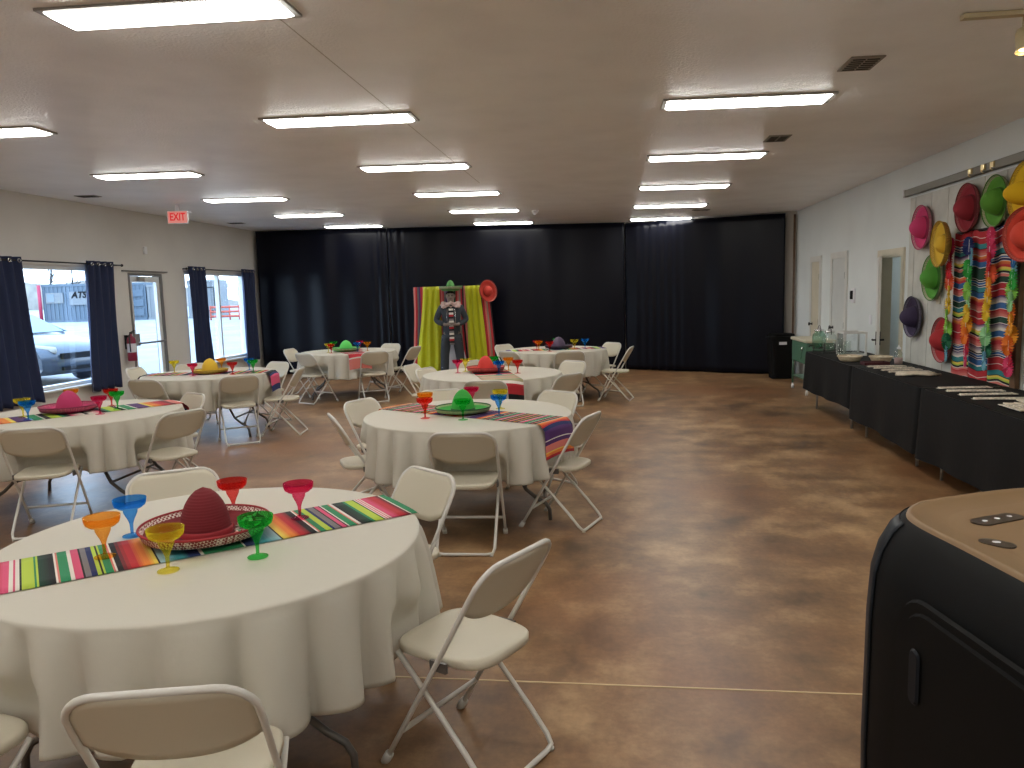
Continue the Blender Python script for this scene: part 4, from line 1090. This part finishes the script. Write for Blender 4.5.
# ------------------------------------------------------------------ photo backdrop and figure
BY = 15.45
r = thing('backdrop_stand', 'upright backdrop of striped serape and lime green drapes before the black curtain', 'backdrop', (0, 0, 0))
pf = MB()
for x in (-3.97, -2.40): pf.tube([(x, BY, 0), (x, BY, 1.80)], .018)
pf.tube([(-3.97, BY, 1.80), (-2.40, BY, 1.80)], .016)
for x in (-3.97, -2.40): pf.tube([(x, BY-.25, .015), (x, BY+.22, .015)], .015)
pf.build('stand_poles', M['grey_metal'], r)
def vdrape(x0, x1, x2, x3, yoff, folds, amp, cols=None, m='limecloth', name='drape', zt=1.82, zb=.02):
    n = folds*12
    def fn(u, v):
        x = (x0+(x1-x0)*u)*(1-v)+(x2+(x3-x2)*u)*v
        return (x+.01*sin(v*6+u*4), BY-yoff+amp*cos(u*folds*2*pi)*(.6+.5*v), zt+(zb-zt)*v)
    MB().grid(fn, n, 22, cols=(lambda i, j: cols(i/n)) if cols else None).build(name, M[m], r, thick=.004)
vs_ = [SL, RD, GY, PU, RD, SL, (.35, .10, .08), GY, DG, RD, SL, (.30, .25, .2), RD, BK, SL, RD]
vdrape(-3.98, -2.39, -4.03, -2.28, .03, 14, .018, cols=lambda u: vs_[int(u*46) % 16], m='stripes', name='serape_drape')
vdrape(-3.76, -3.42, -3.97, -3.42, .09, 3, .035, name='lime_drape')
vdrape(-2.90, -2.58, -2.84, -2.46, .09, 3, .035, name='lime_drape')
sombrero('hanging_sombrero', 'red sombrero hung on the top right corner of the draped backdrop', (-2.44, BY-.16, 1.70), (.62, .06, .04), (.75, .22, .18), R=.22, rc=.10, hc=.13, up=.05, rot=(Matrix.Rotation(radians(38), 3, 'Z') @ Matrix.Rotation(radians(84), 3, 'X') @ Matrix.Rotation(radians(10), 3, 'Y')).to_euler())

# costumed mannequin standing before the backdrop
def skin_mesh(name, pts, edges, rad, m, parent, sub=1, root=0):
    me = bpy.data.meshes.new(name+'_skel'); me.from_pydata(pts, edges, [])
    o = bpy.data.objects.new('tmp_skin', me); COL.objects.link(o)
    o.modifiers.new('s', 'SKIN')
    for i, v in enumerate(me.skin_vertices[0].data):
        rr = rad[i]; v.radius = rr if isinstance(rr, tuple) else (rr, rr); v.use_root = (i == root)
    sm = o.modifiers.new('u', 'SUBSURF'); sm.levels = sub; sm.render_levels = sub
    bpy.context.view_layer.update()
    dg = bpy.context.evaluated_depsgraph_get(); ev = bpy.data.meshes.new_from_object(o.evaluated_get(dg)); bpy.data.objects.remove(o)
    for p in ev.polygons: p.use_smooth = True
    ev.materials.clear(); ev.materials.append(m)
    ob = bpy.data.objects.new(name, ev); COL.objects.link(ob); ob.parent = parent; return ob
fg = thing('mannequin_figure', 'life-size mariachi figure in charcoal suit and green sombrero before the lime drapes', 'figure', (-3.13, BY-.42, 0), rz=radians(12))
# facing -y
P = []; E = []; R_ = []
def J(p, r, parent=None):
    P.append(p); R_.append(r)
    if parent is not None: E.append((parent, len(P)-1))
    return len(P)-1
pel = J((0, 0, .93), .12); sp = J((0, .0, 1.12), .115, pel); chst = J((0, 0, 1.32), .13, sp); nk = J((0, 0, 1.46), .055, chst); hd0 = J((0, -.01, 1.54), .065, nk); hd1 = J((0, -.010, 1.62), (.108, .118), hd0); hd2 = J((0, -.005, 1.71), .085, hd1)
for s in (-1, 1):
    hp = J((s*.10, 0, .88), .09, pel); kn = J((s*.13, -.02, .48), .06, hp); an = J((s*.15, .01, .08), .04, kn); J((s*.17, -.14, .035), .035, an)
    sh = J((s*.19, 0, 1.40), .06, chst); el = J((s*.29, .02, 1.14), .045, sh); wr = J((s*.12, -.20, 1.06), .030, el); pm = J((s*.06, -.24, 1.07), (.028, .018), wr)
    for q in range(4):
        f1 = J((s*.035+s*.0, -.262+.004*q, 1.10-.02*q), .009, pm); J((-s*.005, -.275, 1.098-.02*q), .008, f1)
    t1 = J((s*.07, -.262, 1.10), .009, pm); J((s*.045, -.27, 1.13), .008, t1)
skin_mesh('body', P, E, R_, M['skin'], fg, 1)
P = []; E = []; R_ = []
pel = J((0, 0, .80), (.19, .14)); sp0 = J((0, 0, .96), (.19, .15), pel); sp = J((0, .0, 1.14), (.19, .15), sp0); chst = J((0, 0, 1.33), (.20, .15), sp); J((0, 0, 1.43), .09, chst)
for s in (-1, 1):
    sh = J((s*.20, 0, 1.385), .078, chst); el = J((s*.31, .02, 1.14), .066, sh); J((s*.15, -.18, 1.065), .048, el)
skin_mesh('jacket', P, E, R_, M['suit'], fg, 1)
P = []; E = []; R_ = []
pel = J((0, 0, .90), .135)
for s in (-1, 1):
    hp = J((s*.11, 0, .80), .12, pel); kn = J((s*.15, -.02, .46), .095, hp); J((s*.17, .01, .05), .09, kn)
skin_mesh('trousers', P, E, R_, M['suit'], fg, 1)
for s in (-1, 1):
    sh = MB(); sh.grid(lambda u, v: (s*.165+.045*cos(2*pi*u)*sin(pi*v), -.09+.13*sin(2*pi*u)*sin(pi*v), .035+.035*cos(pi*v)), 16, 8, closed_u=True); sh.build('shoe', M['blackpl'], fg)
# face features
fc = MB()
for s in (-1, 1): fc.lathe([(.001, .008), (.010, .006), (.014, 0), (.001, -.004)], 12, (s*.030, -.095, 1.63), M4=Matrix.Rotation(pi/2, 4, 'X'))
fc.build('eyes', M['blackpl'], fg)
fc = MB(); fc.tube([(0, -.09, 1.635), (0, -.112, 1.60), (0, -.098, 1.593)], [.006, .013, .008], 8); fc.build('nose', M['skin'], fg)
fc = MB(); fc.tube([(-.028, -.090, 1.572), (0, -.097, 1.567), (.028, -.090, 1.572)], [.003, .006, .003], 8); fc.build('mouth', M['maroon'], fg)
for s in (-1, 1):
    fc = MB(); fc.tube([(s*.086, 0, 1.60), (s*.095, .005, 1.62), (s*.086, .01, 1.645)], .010, 8); fc.build('ear', M['skin'], fg)
fc = MB(); fc.grid(lambda u, v: (.092*cos(2*pi*u)*sin(pi*v*.5+.02), .004+.098*sin(2*pi*u)*sin(pi*v*.5+.02)+.01, 1.655+.075*cos(pi*v*.5)), 20, 8, closed_u=True); fc.build('hair', M['blackpl'], fg)
# ruffle bow, striped sash, silver trims
rf = MB(); rnd = random.Random(2)
for q in range(16):
    a = 2*pi*q/16; rf.lathe([(.001, -.035), (.045, -.012), (.045, .014), (.001, .036)], 8, (.16*cos(a)*1.0, -.11+.055*sin(a), 1.45+.04*sin(a*3)))
rf.build('ruffle_collar', M['pinkwhite'], fg)
sa = MB(); cc = [WH, BK, WH, RD, BK, GY]
sa.grid(lambda u, v: (-.045+.09*v, -.165-.012*cos(v*pi)-.02*sin(u*3), 1.38-.72*u), 36, 4, cols=lambda i, j: cc[(i//2) % 6]); sa.build('striped_sash', M['stripes'], fg, thick=.006)
tr_ = MB()
for s in (-1, 1):
    for q in range(9): tr_.lathe([(.001, .006), (.009, .003), (.010, 0)], 8, (s*(.19+.002*q), -.068, .80-.085*q), M4=Matrix.Rotation(pi/2, 4, 'X'))
    tr_.tube([(s*.075, -.150, 1.38), (s*.085, -.155, 1.20), (s*.075, -.155, 1.0)], .006, 6)
tr_.build('silver_trim', M['chrome'], fg)
sombrero('worn_sombrero', 'light green sombrero worn by the mariachi figure', (-3.12, BY-.43, 1.72), (.12, .34, .10), (.50, .62, .38), R=.235, rc=.085, hc=.20, up=.085, point=.1, edge=(.05, .2, .05))
bdp = MB(); bdp.prism([(-.32, .03), (.30, .03), (.20, .10+.4), (.12, .86), (-.10, .86), (-.22, .40)], -.012, .012, M4=Matrix.Translation((-3.13, BY-.21, 0)) @ Matrix.Rotation(pi/2, 4, 'X'))
bd = bdp.build('backing_board', M['whiteboard']); tag(bd, 'plain white board standing behind the legs of the mariachi figure', 'board')
MB().box((-3.13, BY-.21, .015), (.5, .10, .028), bev=.004).build('board_foot', M['whiteboard'], bd)

# ------------------------------------------------------------------ large black appliance, bottom right
ap = thing('portable_air_cooler', 'large black rounded appliance with tan control top in the lower right corner', 'appliance', (0, 0, 0))
base = [(1.00, 1.33), (.96, 1.56), (.92, 1.80), (.885, 2.0), (.85, 2.19), (.862, 2.30), (.93, 2.40), (1.05, 2.475), (1.32, 2.585), (1.60, 2.61), (1.84, 2.53), (1.95, 2.30), (1.95, 1.60), (1.88, 1.25), (1.65, 1.11), (1.25, 1.10), (1.06, 1.17)]
ctr = Vector((1.42, 1.85, 0))
def crom(P, n=6):
    out = []; L_ = len(P)
    for i in range(L_):
        p0, p1, p2, p3 = [Vector((*P[(i+k) % L_], 0)) for k in (-1, 0, 1, 2)]
        for k in range(n):
            t = k/n; out.append(.5*((2*p1)+(p2-p0)*t+(2*p0-5*p1+4*p2-p3)*t*t+(3*p1-p0-3*p2+p3)*t**3))
    return out
BR = crom(base)
def ring(off, z):
    n = len(BR); out = []
    for i, p in enumerate(BR):
        d = (BR[(i+1) % n]-BR[i-1]).normalized(); nn = Vector((-d.y, d.x, 0))
        if nn.dot(p-ctr) < 0: nn = -nn
        q = p+nn*off; out.append(Vector((q.x, q.y, z)))
    return out
def loft(m, rings, cap0=False, cap1=False, smooth=True):
    n = len(rings[0]); vs = [p for r__ in rings for p in r__]; fs = []
    for i in range(len(rings)-1):
        for k in range(n): fs.append((i*n+k, i*n+(k+1) % n, (i+1)*n+(k+1) % n, (i+1)*n+k))
    m.add(vs, fs, smooth)
    if cap0: m.add(rings[0], [tuple(range(n-1, -1, -1))], False)
    if cap1: m.add(rings[-1], [tuple(range(n))], False)
m = MB(); loft(m, [ring(.10, .03), ring(.105, .30), ring(.10, .70), ring(.092, .83), ring(.075, .90), ring(.048, .955), ring(.02, .985), ring(.006, .992)], cap0=True)
m.build('body', M['blackpl'], ap)
m = MB(); offs = [(.103, .04), (.108, .30), (.103, .70), (.095, .83), (.078, .90), (.051, .955), (.023, .985)]
rs_ = [ring(o_, z_)[26:46] for o_, z_ in offs]; nn_ = 20
m.add([p for r__ in rs_ for p in r__], [(i*nn_+k, i*nn_+k+1, (i+1)*nn_+k+1, (i+1)*nn_+k) for i in range(len(rs_)-1) for k in range(nn_-1)])
m.build('corner_strip', M['slate'], ap, thick=.003)
m = MB(); loft(m, [ring(.008, .988), ring(.004, 1.0), ring(-.008, 1.003), ring(-.02, .994), ring(-.10, .988)], cap1=True)
m.build('control_top', M['tanpl'], ap)
Am = Matrix.Translation((0, 0, 0))
# side panel on the left face (faces the camera side)
_d = Vector((.85-1.0, 2.19-1.33, 0)).normalized(); _n = Vector((-_d.y, _d.x, 0)); _o = Vector((.925, 1.76, 0))+_n*.098
def left_face(y, z, out): return _o+_d*y+_n*out+Vector((0, 0, z))
def panel(m, yc, zc, w, h, r0, o0, o1, n=6):
    P0 = rrect(w, h, r0, n); P1 = rrect(w-.03, h-.03, max(.01, r0-.015), n)
    k = len(P0); vs = [left_face(yc+x, zc+y, o0) for x, y in P0]+[left_face(yc+x*(w-.012)/w, zc+y*(h-.012)/h, o1) for x, y in P0]
    m.add(vs, [(q, (q+1) % k, k+(q+1) % k, k+q) for q in range(k)]+[tuple(k+q for q in range(k))], False)
m = MB(); panel(m, -.08, .46, .86, .80, .12, .0, .010)
m.build('side_panel', M['blackpl'], ap)
m = MB(); panel(m, -.09, .45, .81, .77, .11, .009, .018)
pn_ = m.build('access_door', M['blackpl'], ap)
m = MB(); panel(m, .235, .66, .045, .15, .021, .022, .028); m.build('door_grip', M['slate'], pn_)
for sx in (-1, 1):
    for sy in (-1, 1):
        m = MB(); q = Vector((1.42+sx*.36, 1.85+sy*.42, .018)); m.tube([q+Vector((-.012, 0, 0)), q+Vector((.012, 0, 0))], .0175, 12); m.build('caster', M['blackpl'], ap)
def pill(lx, ly, w, h, rz, mt, z, name, par, t=.004):
    m = MB(); m.prism(rrect(w, h, h*.49, 6), 0, t, M4=Am @ Matrix.Translation((lx, ly, z)) @ Matrix.Rotation(rz, 4, 'Z')); return m.build(name, M[mt], par)
pb = pill(1.09, 2.27, .18, .058, radians(29), 'darkbtn', .988, 'button_strip', ap)
for dx in (-.05, 0, .05): pill(1.09+dx*cos(.5), 2.27+dx*sin(.5), .014, .012, 0, 'label', .992, 'button_icon', pb, .001)
pb = pill(.99, 2.055, .085, .05, radians(-40), 'darkbtn', .988, 'power_button', ap)
pill(.99, 2.06, .02, .014, 0, 'label', .992, 'button_icon', pb, .001)
pill(1.20, 2.18, .20, .012, radians(24), 'darkbtn', .988, 'groove', ap, .002)
pill(1.26, 2.03, .18, .18, 0, 'darkbtn', .988, 'round_dial', ap, .012)

# ------------------------------------------------------------------ outdoors
gnd = MB(); gnd.add([(XL-.16, -60, -.05), (XL-.16, 12, -.05), (-140, 12, -.05), (-140, -60, -.05), (XL-.16, 50, .38), (-140, 50, .38), (XL-.16, 160, .6), (-140, 160, .6), (6, 50, .38), (6, 160, .6), (6, 18, .02), (XL-.16, 18, .02)], [(0, 1, 2, 3), (1, 11, 4, 5, 2), (4, 6, 7, 5), (4, 8, 9, 6), (11, 10, 8, 4)], False)
struct(gnd.build('ground', M['snow']))
CAMP = Vector((0, 0, CAMZ))
# blue office container
def container(cx, cy, rz, L, Dp, Hh, z0, m, lab, windows=(), sign=None, post=None):
    r = thing('office_container', lab, 'container', (cx, cy, z0), rz)
    b = MB(); b.box((0, 0, Hh/2), (L, Dp, Hh))
    for k in range(int(L/.3)): b.box((-L/2+.15+k*.3, -Dp/2-.02, Hh/2), (.12, .04, Hh-.3))
    b.box((0, -Dp/2-.03, Hh-.08), (L, .08, .16)); b.box((0, -Dp/2-.03, .08), (L, .08, .16))
    b.build('container_body', m, r)
    for (x, z, w, h) in windows:
        f = MB(); f.box((x, -Dp/2-.07, z), (w, .08, h)); fo = f.build('container_window', M['containerw'], r)
        g = MB(); g.box((x-w*.2, -Dp/2-.12, z), (w*.4, .02, h*.75)); g.build('window_pane', M['carglass'], fo)
    return r
def ray_pt(x, y, z): return (x, y, z)
cA = container(-37.8, 52.15, radians(7), 5.5, 2.4, 2.72, .36, M['container'], 'pale blue office container with ATS sign beyond the car window', windows=[(-1.85, 1.75, 1.25, .75)])
sg = MB(); sg.box((-.05, -1.31, 1.70), (1.4, .06, .95)); so = sg.build('sign_board', M['containerw'], cA)
text_mesh('ATS', .62, M['blackpl'], 'sign_letters', cA, (-.05, -1.36, 1.92), (radians(90), 0, 0), .01, shear=.25, bold=.02)
MB().tube([(-2.85, -1.4, 0), (-2.85, -1.4, 2.7)], .12).build('red_corner_post', M['redpole'], cA)
cB = container(-34.3, 53.5, radians(7), 1.24, 2.4, 2.7, .38, M['container'], 'blue container end with doors seen through the glass door', windows=[])
for z in (.55, 1.25, 1.95): MB().box((0, -1.28, z), (.9, .04, .5)).build('door_panel', M['containerw' if False else 'cardark'] if False else M['container'], cB)
cC = container(-33.1, 53.6, radians(7), .95, 2.4, 2.5, .38, M['containerw'], 'white trailer unit beside the blue container through the glass door')
cD = container(-29.6, 54.0, radians(7), 2.2, 2.0, 2.75, .4, M['containerw'], 'white trailer with black outlined panel seen through the corner window')
fr = MB()
for (x, z, w, h) in ((0, 2.2, .8, .06), (0, .5, .8, .06), (-.4, 1.35, .06, 1.76), (.4, 1.35, .06, 1.76)): fr.box((.45+x, -1.08, z), (w, .04, h))
fr.build('black_outline', M['blackpl'], cD)
# orange barrier
b = MB()
for k in range(6): b.tube([(-25.9+k*.62, 47.4+.08*k, .3), (-25.9+k*.62, 47.4+.08*k, 1.3)], .05)
for z in (.5, .8, 1.1): b.tube([(-25.9, 47.4, z+.1), (-22.8, 47.8, z+.1)], .07)
tag(b.build('orange_barrier', M['orange'], ), 'orange safety barrier in the lot beyond the corner window', 'barrier')
b = MB(); b.box((-27.9, 57.3, 2.75), (3.2, 1.0, .35), rz=.12); b.box((-28.8, 57.3, 1.5), (.2, .2, 2.3)); b.box((-27.0, 57.5, 1.5), (.2, .2, 2.3))
tag(b.build('machinery_rack', M['cream']), 'tan raised rack in the lot beyond the corner window', 'rack')
# pole with wires
p = thing('utility_pole', 'thin dark pole with drooping wire above the office container', 'pole', (-42.4, 56.6, .4))
MB().tube([(0, 0, 0), (0, 0, 5.2)], .05).build('pole', M['blackpl'], p)
MB().tube([(0, 0, 4.6), (1.2, .2, 3.9), (2.2, .4, 3.3), (5, 1.0, 3.2)], .05, 5).build('wire', M['blackpl'], p)
# bare trees
def bare(x, y, h, seed, lab):
    rnd = random.Random(seed); r = thing('bare_tree', lab, 'tree', (x, y, .3), group='bare trees on the horizon')
    m = MB()
    def br(p, d, L, r_, lv):
        q = p+d*L; m.tube([p, q], [r_, r_*.6], 5)
        if lv == 0: return
        for _ in range(4):
            nd = (d+Vector((rnd.uniform(-.8, .8), rnd.uniform(-.8, .8), rnd.uniform(-.1, .6)))).normalized()
            br(p+d*L*rnd.uniform(.5, 1), nd, L*rnd.uniform(.5, .75), r_*.5, lv-1)
    br(Vector((0, 0, 0)), Vector((0, 0, 1)), h*.4, h*.025, 4); m.build('branches', M['treebark'], r)
bare(-62, 68, 9, 1, 'bare leafless tree behind the left end of the office container')
bare(-55, 70, 7, 2, 'bare leafless tree behind the office container sign')
bare(-34, 75, 7, 3, 'bare leafless tree far beyond the corner window')
# distant hills
hs = MB(); hs.grid(lambda u, v: (-150+u*170, 150-u*20, (1-v)*(5+2.5*sin(u*9)+1.5*sin(u*23))), 60, 2); struct(hs.build('distant_hills', M['asphalt']))
# parked car, nose toward the building
car = thing('parked_car', 'dark blue sedan parked outside the left window, headlight showing', 'car', (-13.30, 15.35, .0), rz=radians(-12))
# local: nose towards +x
prof = [(-2.25, .55), (-2.2, .85), (-1.9, 1.0), (-1.35, 1.05), (-.75, 1.40), (.15, 1.45), (.95, 1.03), (1.75, .90), (2.10, .74), (2.22, .55), (2.22, .35), (2.1, .22), (-2.15, .25)]
def halfw(x, z):
    w = .88-.05*max(0, abs(x)-1.4)**1.5*1.2
    if z > 1.0: w -= (z-1.0)*.55
    return w
m = MB(); n = len(prof); rows = 10; vs = []; fs = []
for j in range(rows+1):
    t = -1+2*j/rows
    for (x, z) in prof:
        w = halfw(x, z); e = abs(t)**2.2
        xx = x*(1-.045*e) if abs(x) > 1.6 else x
        vs.append((xx, w*math.sin(t*pi/2)**1 if False else w*t, z-.05*e*(1 if z > .8 else 0)))
for j in range(rows):
    for k in range(n): fs.append((j*n+k, j*n+(k+1) % n, (j+1)*n+(k+1) % n, (j+1)*n+k))
m.add(vs, fs); m.add(vs[:n], [tuple(range(n))], False); m.add(vs[-n:], [tuple(range(n-1, -1, -1))], False)
m.build('car_body', M['cardark'], car)
g = MB(); g.add([(.20, -.60, 1.44), (.20, .60, 1.44), (.94, .74, 1.065), (.94, -.74, 1.065)], [(0, 3, 2, 1)], False); g.build('windshield', M['carglass'], car, thick=.02)
for s in (-1, 1):
    g = MB(); g.add([(-.7, s*.70, 1.36), (.12, s*.68, 1.40), (.85, s*.90, 1.06), (-1.2, s*.90, 1.06)], [(0, 1, 2, 3)], False); g.build('side_glass', M['carglass'], car, thick=.02)
    h = MB(); h.grid(lambda u, v: (2.13-.42*u+.03*sin(v*pi), s*(.50+.36*u)+.0, .66+.13*v+.09*u), 8, 4); h.build('headlight', M['carlight'], car, thick=.03)
    for x in (-1.4, 1.38):
        wv = MB(); wv.tube([(x, s*.68, .32), (x, s*.90, .32)], .32, 20); wh = wv.build('wheel', M['tyre'], car)
        hb = MB(); hb.tube([(x, s*.90, .32), (x, s*.915, .32)], .19, 14); hb.build('hubcap', M['chrome'], wh)
gg = MB(); gg.box((2.20, 0, .60), (.06, .90, .12)); gg.box((2.21, 0, .34), (.06, .9, .07)); gg.build('grille', M['blackpl'], car)

# ------------------------------------------------------------------ world, camera
W = bpy.data.worlds.new('sky'); SC.world = W; W.use_nodes = True; nt = W.node_tree
bg = nt.nodes['Background']; tc = nt.nodes.new('ShaderNodeTexCoord'); sx = nt.nodes.new('ShaderNodeSeparateXYZ'); cr = nt.nodes.new('ShaderNodeValToRGB')
nt.links.new(tc.outputs['Generated'], sx.inputs[0]); nt.links.new(sx.outputs['Z'], cr.inputs['Fac'])
cr.color_ramp.elements[0].position = 0; cr.color_ramp.elements[0].color = (.72, .86, 1.0, 1)
cr.color_ramp.elements[1].position = .6; cr.color_ramp.elements[1].color = (.45, .66, 1.0, 1)
nt.links.new(cr.outputs['Color'], bg.inputs['Color']); bg.inputs['Strength'].default_value = 8.0

cam = bpy.data.cameras.new('camera'); co = bpy.data.objects.new('camera', cam); COL.objects.link(co); SC.camera = co
cam.sensor_fit = 'HORIZONTAL'; cam.sensor_width = 36.0; cam.lens = 764.06/1024*36.0; cam.clip_start = .05; cam.clip_end = 500
p_, yw, rl_ = .1198, .1285, -.0271
F = Vector((-sin(yw)*cos(p_), cos(yw)*cos(p_), -sin(p_))); Rr = Vector((cos(yw), sin(yw), 0)); U = Rr.cross(F)
R2 = Rr*cos(rl_)+U*sin(rl_); U2 = -Rr*sin(rl_)+U*cos(rl_)
mw = Matrix((R2, U2, -F)).transposed().to_4x4(); mw.translation = CAMP; co.matrix_world = mw
vs_ = SC.view_settings; vs_.view_transform = 'Standard'; vs_.look = 'None'; vs_.gamma = 1; vs_.use_curve_mapping = False; vs_.exposure = 0.0
